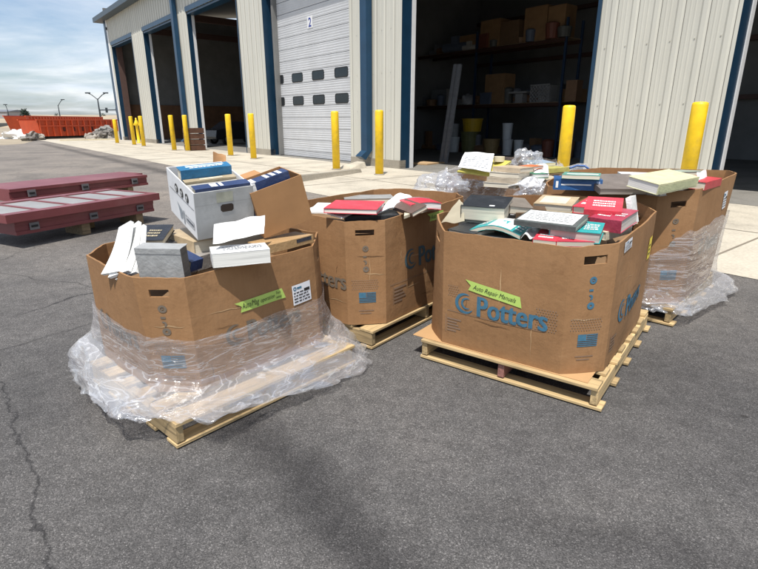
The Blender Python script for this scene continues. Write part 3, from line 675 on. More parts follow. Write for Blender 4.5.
for y_ in (-.6, .6): MB().box(-2.28, -2.2, y_ - .16, y_ + .16, .7, .82).build('headlight', M['panel'], t)
# flat plywood sheet on the floor at the bay mouth
pm = at(427, 163.5, .02); b = MB().box(-.6, .6, -.4, .4, 0, .05); o = b.build('plywood_offcut', M['tan'], loc=(pm.x, pm.y, .016)); o.rotation_euler.z = .9
tag(o, 'tan plywood offcut lying on the floor at the mouth of the rack bay', 'board')

# ------------------------------------------------------------------ octagonal boxes
def octa(c, a, W, D, k):
    w, d = W / 2, D / 2; ca, sa = math.cos(a), math.sin(a)
    Lp = [(-w + k, -d), (w - k, -d), (w, -d + k), (w, d - k), (w - k, d), (-w + k, d), (-w, d - k), (-w, -d + k)]
    return [Vector((c[0] + ca * x - sa * y, c[1] + sa * x + ca * y, 0)) for x, y in Lp]
class Gaylord:
    Z0 = .152
    def __init__(s, label, c, a, W, D, k, ztop, tops, holes, liner=.2, bulge=.022):
        s.base = octa(c, a, W, D, k); s.c = Vector((c[0], c[1], s.Z0)); s.a = a
        s.B = [Vector((p.x, p.y, s.Z0)) for p in s.base]
        s.T = []
        for i, p in enumerate(s.base):
            if i in tops: s.T.append(Vector(tops[i]))
            else: s.T.append(Vector((p.x, p.y, ztop)))
        s.root = empty('octagonal_carton', label, 'carton', s.c, 0.0)
        s.bulge = bulge; s.holes = holes
        s.nrm = []
        for i in range(8):
            e = s.B[(i + 1) % 8] - s.B[i]; s.nrm.append(Vector((e.y, -e.x, 0)).normalized())
        b = MB(); TH = .011
        for i in range(8):
            us = [k_ / 12 for k_ in range(13)]; vs = [k_ / 9 for k_ in range(10)]
            hole = holes.get(i)
            if hole:
                u0, u1, v0, v1 = hole
                us = sorted([x for x in us if min(abs(x - u0), abs(x - u1)) > .03] + [u0, u1]); vs = sorted([x for x in vs if min(abs(x - v0), abs(x - v1)) > .03] + [v0, v1])
            nu, nv = len(us), len(vs)
            o = len(b.v)
            inn = []
            for v in vs:
                for u in us: b.v.append(tuple(s.S(i, u, v) - s.c))
            b0 = s.bis(i); b1 = s.bis((i + 1) % 8)
            for v in vs:
                for u in us: b.v.append(tuple(s.S(i, u, v) - s.c - (b0 * (1 - u) + b1 * u) * TH))
            K = nu * nv
            for jv in range(nv - 1):
                for ju in range(nu - 1):
                    q0 = o + jv * nu + ju
                    if hole and u0 - 1e-6 <= us[ju] and us[ju + 1] <= u1 + 1e-6 and v0 - 1e-6 <= vs[jv] and vs[jv + 1] <= v1 + 1e-6: continue
                    b.f.append((q0, q0 + 1, q0 + nu + 1, q0 + nu)); b.f.append((K + q0, K + q0 + nu, K + q0 + nu + 1, K + q0 + 1))
            if hole:
                cu0, cu1 = us.index(u0), us.index(u1); cv0, cv1 = vs.index(v0), vs.index(v1)
                for ju in range(cu0, cu1):
                    for cv in (cv0, cv1): q0 = o + cv * nu + ju; b.f.append((q0, q0 + 1, K + q0 + 1, K + q0))
                for jv in range(cv0, cv1):
                    for cu in (cu0, cu1): q0 = o + jv * nu + cu; b.f.append((q0, q0 + nu, K + q0 + nu, K + q0))
            for ju in range(nu - 1):
                q0 = o + (nv - 1) * nu + ju; b.f.append((q0, q0 + 1, K + q0 + 1, K + q0))
        s.body = b.build('side_walls', M['card'], s.root)
        # packing sheet that carries the top layer, and the floor of the box
        b = MB(); cz = sum(t.z for t in s.T) / 8 - liner
        pts = [s.S(i, 0, .72) for i in range(8)]; cc_ = sum(pts, Vector()) / 8
        pts = [cc_ + (p - cc_) * .965 for p in pts]
        b.add([Vector((p.x, p.y, cz)) - s.c for p in pts], [tuple(range(8))]); b.build('inner_sheet', mat('inner_sheet_card', (.2, .12, .06), .9, .2, 4), s.root)
        b = MB(); b.add([(p.x - s.c.x, p.y - s.c.y, .004) for p in s.B], [tuple(range(8))[::-1]]); b.build('bottom_flaps', M['card'], s.root)
    def bis(s, i):
        n = (s.nrm[i - 1] + s.nrm[i]); n.normalize(); return n / max(.5, n.dot(s.nrm[i]))
    def S(s, i, u, v):
        j = (i + 1) % 8
        p = (s.B[i] * (1 - u) + s.B[j] * u) * (1 - v) + (s.T[i] * (1 - u) + s.T[j] * u) * v
        w = (s.B[j] - s.B[i]).length
        p = p + s.nrm[i] * (s.bulge * min(1, w / .5) * 4 * u * (1 - u) * (.35 + .65 * math.sin(math.pi * min(1, max(0, v)))))
        p = p + s.nrm[i] * .012 * noise.noise(p * 2.3) * min(1, 8 * u * (1 - u))
        if v > .97: p.z += .006 * noise.noise(p * 11) + .003 * noise.noise(p * 40)
        return p
    def dims(s, i): return (s.B[(i + 1) % 8] - s.B[i]).length, (s.T[i] - s.B[i]).length
    def put(s, i, u0, v0, shapes, name, m, rot=0.0, off=.0025, lift=False):
        """flat print or label on side i: shapes = list of (verts, faces) in metres, origin at (u0, v0)"""
        w, h = s.dims(i); b = MB(); c_, s_ = math.cos(rot), math.sin(rot)
        for q_, (vs, fs) in enumerate(shapes):
            b.add([s.S(i, u0 + (x * c_ - y * s_) / w, v0 + (x * s_ + y * c_) / h) + s.nrm[i] * (off + (.0004 * q_ if lift else 0)) - s.c for x, y in vs], fs)
        return b.build(name, m, s.root)
def rect(x0, x1, y0, y1, nx=4, ny=2):
    vs = [(x0 + (x1 - x0) * i / nx, y0 + (y1 - y0) * j / ny) for j in range(ny + 1) for i in range(nx + 1)]
    return vs, [(j * (nx + 1) + i, j * (nx + 1) + i + 1, (j + 1) * (nx + 1) + i + 1, (j + 1) * (nx + 1) + i) for j in range(ny) for i in range(nx)]
def ring(cx, cy, r0, r1, a0=0, a1=360, n=24):
    vs = []; fs = []
    for k in range(n + 1):
        a = R(a0 + (a1 - a0) * k / n)
        vs += [(cx + r0 * math.cos(a), cy + r0 * math.sin(a)), (cx + r1 * math.cos(a), cy + r1 * math.sin(a))]
    for k in range(n): fs.append((2 * k, 2 * k + 1, 2 * k + 3, 2 * k + 2))
    return vs, fs
def txt(t, h, x0=0, y0=0, bold=0, shear=0, sq=1.0):
    vs, fs, w = text_shape(t, bold, shear, sq)
    return ([(x0 + x * h, y0 + y * h) for x, y in vs], fs), w * h
def print_set_logo(g, i, u, v, h=.115, ink='ink'):
    """round swirl emblem and the word Potters"""
    sh = []
    def swirl(cx, cy, r, wmax, a0, a1, n=26):      # crescent stroke, thin at its ends
        vs = []
        for k in range(n + 1):
            f = k / n; a = R(a0 + (a1 - a0) * f); w = wmax * math.sin(math.pi * min(.999, max(.001, f))) ** .6
            vs += [(cx + (r - w) * math.cos(a), cy + (r - w) * math.sin(a)), (cx + r * math.cos(a), cy + r * math.sin(a))]
        sh.append((vs, [(2 * k, 2 * k + 1, 2 * k + 3, 2 * k + 2) for k in range(n)]))
    swirl(h * .62, h * .5, h * .6, h * .2, 60, 330); swirl(h * .74, h * .52, h * .34, h * .13, 50, 310)
    for dx_ in (-.045, -.015, .015, .045):
        t_, w = txt('Potters', h * 1.2, h * (1.44 + dx_), -h * .06, .004, 0, .80); sh.append(t_)
    g.put(i, u, v, sh, 'logo_print', M[ink], lift=True)
    return h * 1.5 + w
def print_dots(g, i, u, v, w, h, ink='inkdim', st=.0155, r=.0046):
    sh = []
    ny = int(h / st); nx = int(w / st)
    for a in range(ny):
        for b_ in range(nx):
            x = b_ * st + (st / 2 if a % 2 else 0); y = a * st
            sh.append(([(x - r, y), (x, y - r), (x + r, y), (x, y + r)], [(0, 1, 2, 3)]))
    g.put(i, u, v, sh, 'dot_pattern_print', M[ink])
def print_flag(g, i, u, v, w=.12, h=.075, ink='ink'):
    sh = [rect(0, w * .42, h * .46, h, 2, 2)]
    for k in range(7):
        x0 = w * .44 if k > 3 else 0
        sh.append(rect(x0, w, h * k / 6.6, h * k / 6.6 + h * .085, 4, 1))
    g.put(i, u, v, sh, 'flag_print', M[ink])
def print_chamfer(g, i, ink='ink', hole_u=.5, du=0.0):
    w, h = g.dims(i); c = .5 + du
    r = .021
    sh = [ring(0, 0, r * .45, r), ring(0, 0, 0, r * .25)]
    g.put(i, c, .745, sh, 'icon_print', M[ink])
    g.put(i, c - .02, .67, [rect(-.012, .012, -.006, .006)], 'icon_print', M[ink])
    g.put(i, c - .03, .615, [ring(0, 0, .006, .016, -80, 120)], 'icon_print', M[ink])
    g.put(i, c, .55, [ring(0, 0, r * .3, r)], 'icon_print', M[ink])
    print_dots(g, i, .14, .36, w * .72, .085)
    print_flag(g, i, c - .055 / w, .225)
    g.put(i, c, .14, [rect(-.06, .05, 0, .006), rect(-.05, .03, -.02, -.014)], 'small_print', M['inkdim'])
def print_lines(g, i, u, v, w, h, n=5):
    g.put(i, u, v, [rect(0, w * (.6 + .4 * ((k * 37) % 10) / 10), h * k / n, h * k / n + h / n * .5, 3, 1) for k in range(n)] + [rect(-.012, -.008, -.01, h + .01, 1, 2)], 'small_print', M['inkdim'])
def handwriting(g, i, u, v, w, h, words, rot, ragged=.06):
    vs = [(0, .1 * h), (-.03, h * 1.05), (w * .5, h), (w, h), (w + .02, h * .1), (w - .02, 0), (w * .5, 0), (.02, 0)]
    vs = [(-.03, h * 1.02), (.012, h * .55), (.0, h * .02), (w * .3, 0), (w * .7, 0), (w + .015, -.004), (w - .006, h * .97), (w * .7, h), (w * .3, h)]
    sh = (vs, [(0, 1, 8), (1, 2, 3, 8), (3, 4, 7, 8), (4, 5, 6, 7)])
    tp = g.put(i, u, v, [sh], 'tape_label', M['tape'], rot, .004)
    ls = []
    for (t_, x, y, hh, tw) in words:
        a, _w = txt(t_, hh, x, y, -.004, .35, tw / hh / text_shape(t_, -.004, .35, 1.0)[2]); ls.append(a)
    ww, hh_ = g.dims(i)
    o = g.put(i, u, v, ls, 'handwriting', M['pen'], rot, .0058); o.parent = tp
def ship_label(g, i, u, v, w, h, rot=0, blue=True):
    lb = g.put(i, u, v, [rect(0, w, 0, h)], 'paper_label', M['sticker'], rot, .004)
    sh = []
    for k in range(4):
        x = w * .06
        while x < w * .85:
            l_ = random.uniform(.05, .22) * w; sh.append(rect(x, min(x + l_, w * .92), h * (.12 + .15 * k), h * (.12 + .15 * k) + h * .06, 2, 1)); x += l_ + w * .04
    sh.append(rect(w * .62, w * .94, h * .55, h * .7, 3, 1))
    o = g.put(i, u, v, sh, 'label_print', M['pen'], rot, .0055); o.parent = lb
    if blue:
        o = g.put(i, u, v, [ring(w * .14, h * .82, h * .05, h * .1), rect(w * .25, w * .5, h * .77, h * .87)], 'label_emblem', M['ink'], rot, .0055); o.parent = lb

def creases(g, i, n, seed):
    random.seed(seed)
    for k in range(n):
        u0, v0 = random.uniform(.08, .92), random.uniform(.08, .9); vert = random.random() < .45
        L_ = random.uniform(.06, .3); pts = []; w0 = random.uniform(.0015, .004)
        for q in range(9):
            f = q / 8; d_ = .012 * noise.noise(Vector((f * 3, seed, k)))
            w = w0 * math.sin(math.pi * (.05 + .9 * f))
            x, y = ((d_, (f - .5) * L_) if vert else ((f - .5) * L_, d_ - .03 * f * L_))
            pts += [(x - w, y) if vert else (x, y - w), (x + w, y) if vert else (x, y + w)]
        w_, h_ = g.dims(i)
        if not (L_ / 2 / w_ < u0 < 1 - L_ / 2 / w_ and L_ / 2 / h_ < v0 < .84 - L_ / 2 / h_): continue
        g.put(i, u0, v0, [(pts, [(2 * q, 2 * q + 1, 2 * q + 3, 2 * q + 2) for q in range(8)])], 'scuff_mark', mat('scuff_light', (.42, .27, .14), .9, .2, 20) if k % 3 else mat('scuff_dark', (.15, .075, .03), .9, .2, 20), 0, .0016)
hole = {1: (.30, .72, .865, .925)}
gA = Gaylord('octagonal cardboard box at the left heaped with files, its lower half wrapped in clear film', (-1.063, 3.144), -.733, 1.054, 1.188, .164, .81,
             {0: (-1.736, 2.943, .794), 1: (-1.23, 2.44, .807), 2: (-.981, 2.464, .798), 3: (-.411, 3.107, .809), 4: (-.405, 3.342, .848)}, {1: (.27, .66, .845, .905), 3: (.35, .7, .8, .9)}, .2)
gB = Gaylord('clean octagonal cardboard box in front at the right, full of red and teal manuals', (1.163, 3.489), -.631, 1.169, 1.459, .196, .93,
             {0: (.404, 3.131, .899), 1: (1.03, 2.677, .906), 2: (1.31, 2.719, .918), 3: (1.948, 3.575, .949), 7: (.387, 3.402, .955), 4: (1.93, 3.84, .975), 5: (1.5, 4.19, .985), 6: (1.0, 4.15, .975)}, {1: (.27, .76, .862, .925), 7: (.3, .7, .86, .92)}, .17)
gC = Gaylord('octagonal cardboard box in the middle with a large red book on top', (-.007, 4.191), -.675, 1.011, 1.46, .194, .925,
             {0: (-.66, 3.82, .915), 1: (-.237, 3.425, .900), 2: (.041, 3.457, .907), 5: (.211, 4.955, .935), 6: (-.057, 4.925, .928), 4: (.691, 4.566, .943), 3: (.705, 4.298, .945)}, {1: (.26, .73, .865, .92)}, .12)
gD = Gaylord('tall octagonal cardboard box behind at the right with film torn around its lower half', (2.28, 4.74), -.755, 1.364, 1.427, .19, 1.06,
             {0: (1.476, 4.523, 1.009), 1: (2.104, 3.888, 1.033), 2: (2.414, 3.874, 1.064), 3: (3.166, 4.613, 1.112), 4: (3.223, 4.839, 1.118), 5: (2.37, 5.60, 1.075), 6: (2.05, 5.60, 1.045), 7: (1.535, 4.77, 1.016)}, {1: (.33, .70, .865, .915)}, .15)
gE = Gaylord('octagonal cardboard box farthest back, loosely covered in clear film with books on top', (1.62, 6.75), -.66, 1.08, 1.5, .2, .88, {}, {}, .14)
# prints
print_set_logo(gB, 0, .12, .335, .112)
handwriting(gB, 0, .24, .535, .335, .062, [('Auto Repair Manuals', .03, .018, .03, .28)], -.12)
print_dots(gB, 0, .06, .46, .08, .09); print_dots(gB, 0, .80, .33, .13, .15)
gB.put(0, .05, .315, [rect(0, .62, 0, .004, 8, 1)], 'rule_print', M['inkdim']); print_lines(gB, 0, .05, .13, .11, .1)
print_chamfer(gB, 1)
print_set_logo(gB, 2, .12, .34, .115); gB.put(2, .85, .6, [rect(0, .11, 0, .15)], 'yellow_sticker', M['ystick'], 0, .004); print_lines(gB, 2, .05, .13, .11, .1)
gB.put(2, .87, .64, [rect(0, .06, 0, .012), rect(0, .045, .03, .042), rect(0, .055, .06, .07)], 'sticker_print', M['pen'], 0, .0055)
ship_label(gB, 2, .1, .895, .18, .06, 0)
print_chamfer(gA, 1, 'inkgrey', du=-.03); print_set_logo(gA, 2, .2, .33, .10, 'inkgrey'); print_set_logo(gA, 0, .12, .36, .10, 'inkgrey')
handwriting(gA, 2, .33, .585, .30, .062, [('Auto/Mag', .012, .018, .036, .115), ('operation', .137, .02, .026, .1), ('Tech', .248, .036, .016, .034), ('manual', .245, .010, .016, .042)], .04)
ship_label(gA, 2, .76, .49, .15, .125, .03)
print_chamfer(gC, 1, 'inkgrey'); print_set_logo(gC, 2, .2, .47, .125, 'inkmid'); print_set_logo(gC, 0, .1, .36, .105, 'inkgrey')
handwriting(gC, 2, .50, .86, .2, .06, [('Auto', .015, .016, .034, .075), ('Mech', .11, .016, .03, .07)], 0)
print_lines(gC, 2, .08, .17, .16, .13)
gC.put(2, .04, .36, [rect(0, .8, 0, .004, 8, 1)], 'rule_print', M['inkdim'])
print_chamfer(gD, 1, 'inkgrey'); ship_label(gD, 2, .66, .72, .13, .14, 0); print_set_logo(gD, 2, .2, .4, .11, 'inkgrey')

for q_, (g_, i_) in enumerate(((gA, 0), (gA, 1), (gA, 2), (gB, 0), (gB, 1), (gB, 2), (gC, 0), (gC, 1), (gC, 2), (gD, 0), (gD, 1), (gD, 2))): creases(g_, i_, 9 if i_ != 1 else 5, 50 + q_)
# ------------------------------------------------------------------ pallets
def pallet(label, c, a, W, Dp, turn, wood='woodp', pink=False):
    """deck boards run along x; turn=True makes them run along y instead"""
    t = empty('wooden_pallet', label, 'pallet', (c[0], c[1], 0.0), a + (math.pi / 2 if turn else 0))
    if turn: W, Dp = Dp, W
    m = M[wood]; n = 8 if Dp > 1.2 else 6
    bw = .105
    def board(name, L_, w_, h_, x, y, z, rot=0.0, mm=None):
        b = MB().box(-L_ / 2, L_ / 2, -w_ / 2, w_ / 2, -h_ / 2, h_ / 2)
        o = b.build(name, mm or m, t, loc=(x, y, z), bevel=.0025); o.rotation_euler = (random.uniform(-.006, .006), 0, rot + random.uniform(-.008, .008)); return o
    for k in range(n):
        y = -Dp / 2 + bw / 2 + (Dp - bw) * k / (n - 1)
        board('deck_board', W + random.uniform(-.012, .012), bw + (.02 if k in (0, n - 1) else random.uniform(-.012, .012)), .019, random.uniform(-.008, .008), y, .137)
    for k in (-1, 0, 1):
        x = k * (W / 2 - .022)
        board('stringer', Dp - .01, .04, .092, x, 0, .0805, math.pi / 2, M['blockpink'] if pink and k == 0 else None)
    nb = 5
    for k in range(nb):
        y = -Dp / 2 + bw / 2 + (Dp - bw) * k / (nb - 1)
        board('bottom_board', W + .03, bw, .018, .012, y, .0175)
    return t
ca, sa = math.cos(-.631), math.sin(-.631)
def loc2(c, a, x, y): return (c[0] + math.cos(a) * x - math.sin(a) * y, c[1] + math.sin(a) * x + math.cos(a) * y)
pallet('pale wooden pallet under the clean carton in front at the right', loc2((1.163, 3.489), -.631, .042, -.01), -.631, 1.15, 1.5, False, pink=True)
pallet('wooden pallet under the film wrapped carton at the left', loc2((-1.063, 3.144), -.733, .185, -.07), -.72, 1.04, 1.24, True)
pallet('wooden pallet under the middle carton with the red book', loc2((-.007, 4.191), -.675, 0, .0), -.675, 1.03, 1.42, True)
pallet('wooden pallet under the tall carton at the right, film hanging over it', loc2((2.28, 4.74), -.755, .0, .0), -.755, 1.37, 1.42, False)
pallet('wooden pallet under the farthest carton, mostly hidden behind the others', (1.62, 6.75), -.66, 1.1, 1.5, False)
# slip sheet under B
p = loc2((1.163, 3.489), -.631, -.01, -.05); o = MB().box(-.6, .56, -.69, .7, 0, .0035).build('slip_sheet', mat('slip_sheet_card', (.45, .27, .125), .8, .1, 3), loc=(p[0], p[1], .1475)); o.rotation_euler.z = -.631
tag(o, 'flat cardboard slip sheet between the front right carton and its pallet', 'slip sheet')

# ------------------------------------------------------------------ stretch film
def film(label, g, rows, seed=0.0, seg=24, sub=5, m='film', wr=.012, rag=.03, fold=0):
    """rows: list of 8-vertex lists of (outward offset, z)"""
    P = [Vector((p.x, p.y, 0)) for p in g.base]; n8 = [g.bis(i) for i in range(8)]
    NP = 8 * seg; NR = (len(rows) - 1) * sub
    vs = []
    for r in range(NR + 1):
        ri = min(r // sub, len(rows) - 2); rf = (r - ri * sub) / sub
        for k in range(NP):
            i = k // seg; f = (k % seg) / seg; j = (i + 1) % 8
            fs = f * f * (3 - 2 * f)
            def val(row): return [row[i][q] * (1 - fs) + row[j][q] * fs for q in (0, 1)]
            a, b_ = val(rows[ri]), val(rows[ri + 1])
            off = a[0] * (1 - rf) + b_[0] * rf; z = a[1] * (1 - rf) + b_[1] * rf
            # body leans with the box walls
            zt = (z - g.Z0) / .75; bx = g.S(i, f, max(0, min(1, zt))); nr = (n8[i] * (1 - f) + n8[j] * f)
            q_ = Vector((k / NP * 52, r / sub * .38, seed))
            free = r / NR
            w = wr * (.25 + 1.9 * free)
            off += w * (noise.noise(q_) + .8 * noise.noise(Vector((k / NP * 110 + r / sub * 1.5, r / sub * .45, seed + 9)))) + (.003)
            z2_ = z + w * .7 * noise.noise(q_ + Vector((31, 7, 0))) * free
            if r == NR: off += rag * noise.noise(Vector((k / NP * 45, 3, seed))); 
            if r <= 1: z2_ += rag * .8 * noise.noise(Vector((k / NP * 38, 1.5, seed)))
            off = max(off, .006)
            vs.append((bx.x + nr.x * off - g.c.x, bx.y + nr.y * off - g.c.y, max(z2_, .006)))
    b = MB(); fs_ = []
    for r in range(NR):
        for k in range(NP): fs_.append((r * NP + k, r * NP + (k + 1) % NP, (r + 1) * NP + (k + 1) % NP, (r + 1) * NP + k))
    b.add(vs, fs_)
    if fold:      # the skirt lies in a second, separately crumpled layer
        r0 = int(NR * fold); v2 = []
        for r in range(r0, NR + 1):
            for k in range(NP):
                x, y, z = vs[r * NP + k]; f = (r - r0) / max(1, NR - r0)
                q_ = Vector((k / NP * 44 + 17 - r / sub * 1.2, r / sub * .45, seed + 40)); i = k // seg; ff = (k % seg) / seg
                nr = n8[i] * (1 - ff) + n8[(i + 1) % 8] * ff
                d_ = .018 * f + .05 * f * noise.noise(q_) + .02 * f * noise.noise(q_ * 3.1)
                v2.append((x + nr.x * d_, y + nr.y * d_, max(.004, z + .012 * f + .03 * f * noise.noise(q_ + Vector((5, 5, 5))))))
        n_r = NR - r0
        b.add(v2, [(r * NP + k, r * NP + (k + 1) % NP, (r + 1) * NP + (k + 1) % NP, (r + 1) * NP + k) for r in range(n_r) for k in range(NP)])
    return tag(b.build('plastic_film', M[m], smooth=True, loc=(g.c.x, g.c.y, 0)), label, 'plastic film')
def row(off, z, **kw):
    r = [[off, z] for _ in range(8)]
    for k, v in kw.items(): r[int(k[1:])] = list(v)
    return r
film('clear stretch film wrapped round the left carton and spread over its pallet', gA, [
    row(.008, .5, v0=(.012, .50), v1=(.010, .495), v2=(.010, .45), v3=(.010, .47), v4=(.01, .5)),
    row(.014, .38, v0=(.022, .40), v1=(.014, .37), v2=(.014, .33)),
    row(.03, .26, v0=(.05, .31), v1=(.03, .26), v2=(.022, .22), v3=(.03, .23), v4=(.06, .25)),
    row(.08, .21, v0=(.12, .26), v7=(.10, .2), v1=(.12, .22), v2=(.08, .185), v3=(.09, .19), v4=(.13, .18)),
    row(.16, .14, v0=(.16, .18), v7=(.13, .14), v1=(.21, .175), v2=(.18, .168), v3=(.15, .15), v4=(.18, .10)),
    row(.18, .05, v0=(.16, .09), v7=(.14, .06), v1=(.26, .168), v2=(.25, .163), v3=(.22, .07), v4=(.22, .03)),
    row(.19, .012, v0=(.14, .02), v7=(.14, .012), v1=(.27, .158), v2=(.29, .15), v3=(.30, .012), v4=(.27, .01))], 2.0, wr=.011, rag=.022, fold=.42)
film('clear film hanging torn around the lower half of the tall carton at the right', gD, [
    row(.008, .75, v1=(.008, .56), v0=(.008, .5), v2=(.008, .76), v3=(.008, .78)),
    row(.014, .5, v1=(.014, .46)), row(.02, .3), row(.04, .2), row(.08, .175, v2=(.06, .175), v3=(.12, .17)),
    row(.12, .13, v1=(.06, .165), v2=(.09, .15), v3=(.18, .12)), row(.13, .05, v1=(.08, .12), v2=(.12, .09), v3=(.22, .04))], 11.0, m='film', wr=.009, rag=.05, fold=.6)
film('milky film bunched over the rim of the farthest carton', gE, [
    row(-.0, .97, v0=(.06, .98), v1=(.02, .93), v2=(.03, .96), v3=(.0, 1.0), v4=(.05, 1.05), v5=(.03, 1.06)),
    row(.09, .93, v0=(.16, .92), v1=(.07, .90), v2=(.12, .93)),
    row(.1, .82, v0=(.2, .78), v1=(.05, .8), v2=(.14, .82)), row(.06, .6), row(.05, .4), row(.1, .2), row(.25, .03)], 21.0, m='film2', wr=.03, rag=.08)

# ------------------------------------------------------------------ books and papers
def cmat(col, rough=.42):
    return mat('cover_%d_%d_%d' % tuple(int(c * 255) for c in col), col, rough, .16, 11, bump=.25, bscale=60, dirt=.4, dcol=tuple(min(1, c * 1.25 + .09) if sum(col) < 1.2 else c * .72 for c in col))
def place_edge(p0, p1, z):
    a, b = at(p0[0], p0[1], z), at(p1[0], p1[1], z); d = b - a
    return a, math.atan2(d.y, d.x), d.length
def book(label, p0, p1, z, d, t, col, spine='l', tilt=0.0, roll=0.0, curve=0.0, deco=(), pages=(.72, .66, .53), soft=False, name='book', pos=None, yaw=0.0, w=None, sag=0.0, group=None, mat3=None):
    """top front edge runs from p0 to p1 at height z; the book goes back by d and down by t"""
    if pos is None: a, yaw, w0 = place_edge(p0, p1, z); w = w or w0
    else: a = Vector(pos)
    root = empty(name, label, 'book', a, 0.0, group)
    root.rotation_euler = ((mat3 if mat3 else Matrix.Rotation(yaw, 3, 'Z')) @ Matrix.Rotation(tilt, 3, 'X') @ Matrix.Rotation(roll, 3, 'Y')).to_euler()
    sd = random.random() * 50
    def warp(v):
        x = min(1, max(0, v.x / w)); y = min(1, max(0, v.y / d))
        return Vector((v.x, v.y, v.z + curve * math.sin(math.pi * x) + sag * math.sin(math.pi * y) + .0025 * noise.noise(Vector((x * 2 + sd, y * 2, 0)))))
    def slab(b, x0, x1, y0, y1, z0, z1, nx=6, ny=4):
        for zz_ in (z0, z1):
            o = len(b.v)
            for j in range(ny + 1):
                for i in range(nx + 1): b.v.append(tuple(warp(Vector((x0 + (x1 - x0) * i / nx, y0 + (y1 - y0) * j / ny, zz_)))))
            for j in range(ny):
                for i in range(nx):
                    q0 = o + j * (nx + 1) + i; f = (q0, q0 + 1, q0 + nx + 2, q0 + nx + 1); b.f.append(f if zz_ == z1 else f[::-1])
        o2 = len(b.v) - (nx + 1) * (ny + 1); o1 = o2 - (nx + 1) * (ny + 1)
        for i in range(nx):
            b.f.append((o1 + i, o1 + i + 1, o2 + i + 1, o2 + i)); k = ny * (nx + 1) + i; b.f.append((o1 + k + 1, o1 + k, o2 + k, o2 + k + 1))
        for j in range(ny):
            k = j * (nx + 1); b.f.append((o1 + k + nx + 1, o1 + k, o2 + k, o2 + k + nx + 1)); k += nx; b.f.append((o1 + k, o1 + k + nx + 1, o2 + k + nx + 1, o2 + k))
    ct = .0018 if soft else .0032; ov = 0.001 if soft else .005
    b = MB(); slab(b, 0, w, 0, d, -ct, 0); slab(b, 0, w, 0, d, -t, -t + ct)
    e = ct
    if spine == 'l': slab(b, -e, -.0001, 0, d, -t, 0, 1, 4)
    if spine == 'r': slab(b, w + .0001, w + e, 0, d, -t, 0, 1, 4)
    if spine == 'f': slab(b, 0, w, -e, -.0001, -t, 0, 6, 1)
    if spine == 'b': slab(b, 0, w, d + .0001, d + e, -t, 0, 6, 1)
    b.build('cover', cmat(col), root)
    x0 = .001 if spine == 'l' else ov; x1 = w - (.001 if spine == 'r' else ov); y0 = .001 if spine == 'f' else ov; y1 = d - (.001 if spine == 'b' else ov)
    b = MB(); slab(b, x0, x1, y0, y1, -t + ct + .0003, -ct - .0003)
    b.build('pages', page_mat('pages_%d_%d_%d' % tuple(int(c * 255) for c in pages), pages), root)
    for dc in deco:
        kind, cx0, cy0, cx1, cy1, dcol = dc[:6]
        b = MB()
        if kind == 'top':     # panel on the upper cover
            slab2 = [warp(Vector((w * (cx0 + (cx1 - cx0) * i / 6), d * (cy0 + (cy1 - cy0) * j / 3), .0012))) for j in range(4) for i in range(7)]
            b.add(slab2, [(j * 7 + i, j * 7 + i + 1, (j + 1) * 7 + i + 1, (j + 1) * 7 + i) for j in range(3) for i in range(6)])
            b.build('cover_panel', cmat(dcol), root)
        elif kind == 'lines':  # title lettering seen as rows of short strokes
            n_ = dc[6]
            for r_ in range(n_):
                yy = cy0 + (cy1 - cy0) * (r_ + .2) / n_; hh = (cy1 - cy0) / n_ * .5; x = cx0
                while x < cx1 - .01:
                    l_ = random.uniform(.02, .08); x2 = min(cx1, x + l_)
                    b.add([warp(Vector((w * xx, d * y_, .0022))) for xx, y_ in ((x, yy), (x2, yy), (x2, yy + hh), (x, yy + hh))], [(0, 1, 2, 3)]); x = x2 + .015
            b.build('title_print', cmat(dcol), root)
        elif kind in ('front', 'left', 'right'):
            def fp(u_, v_):
                if kind == 'front': q = Vector((w * u_, 0, -t * v_)); nn = Vector((0, -(e + .0016), 0))
                elif kind == 'left': q = Vector((0, d * u_, -t * v_)); nn = Vector((-(e + .0016), 0, 0))
                else: q = Vector((w, d * u_, -t * v_)); nn = Vector((e + .0016, 0, 0))
                return warp(q) + nn
            b.add([fp(cx0 + (cx1 - cx0) * i / 6, cy0 + (cy1 - cy0) * j) for j in (0, 1) for i in range(7)], [(i, i + 1, 8 + i, 7 + i) for i in range(6)])
            b.build('spine_panel', cmat(dcol), root)
    return root
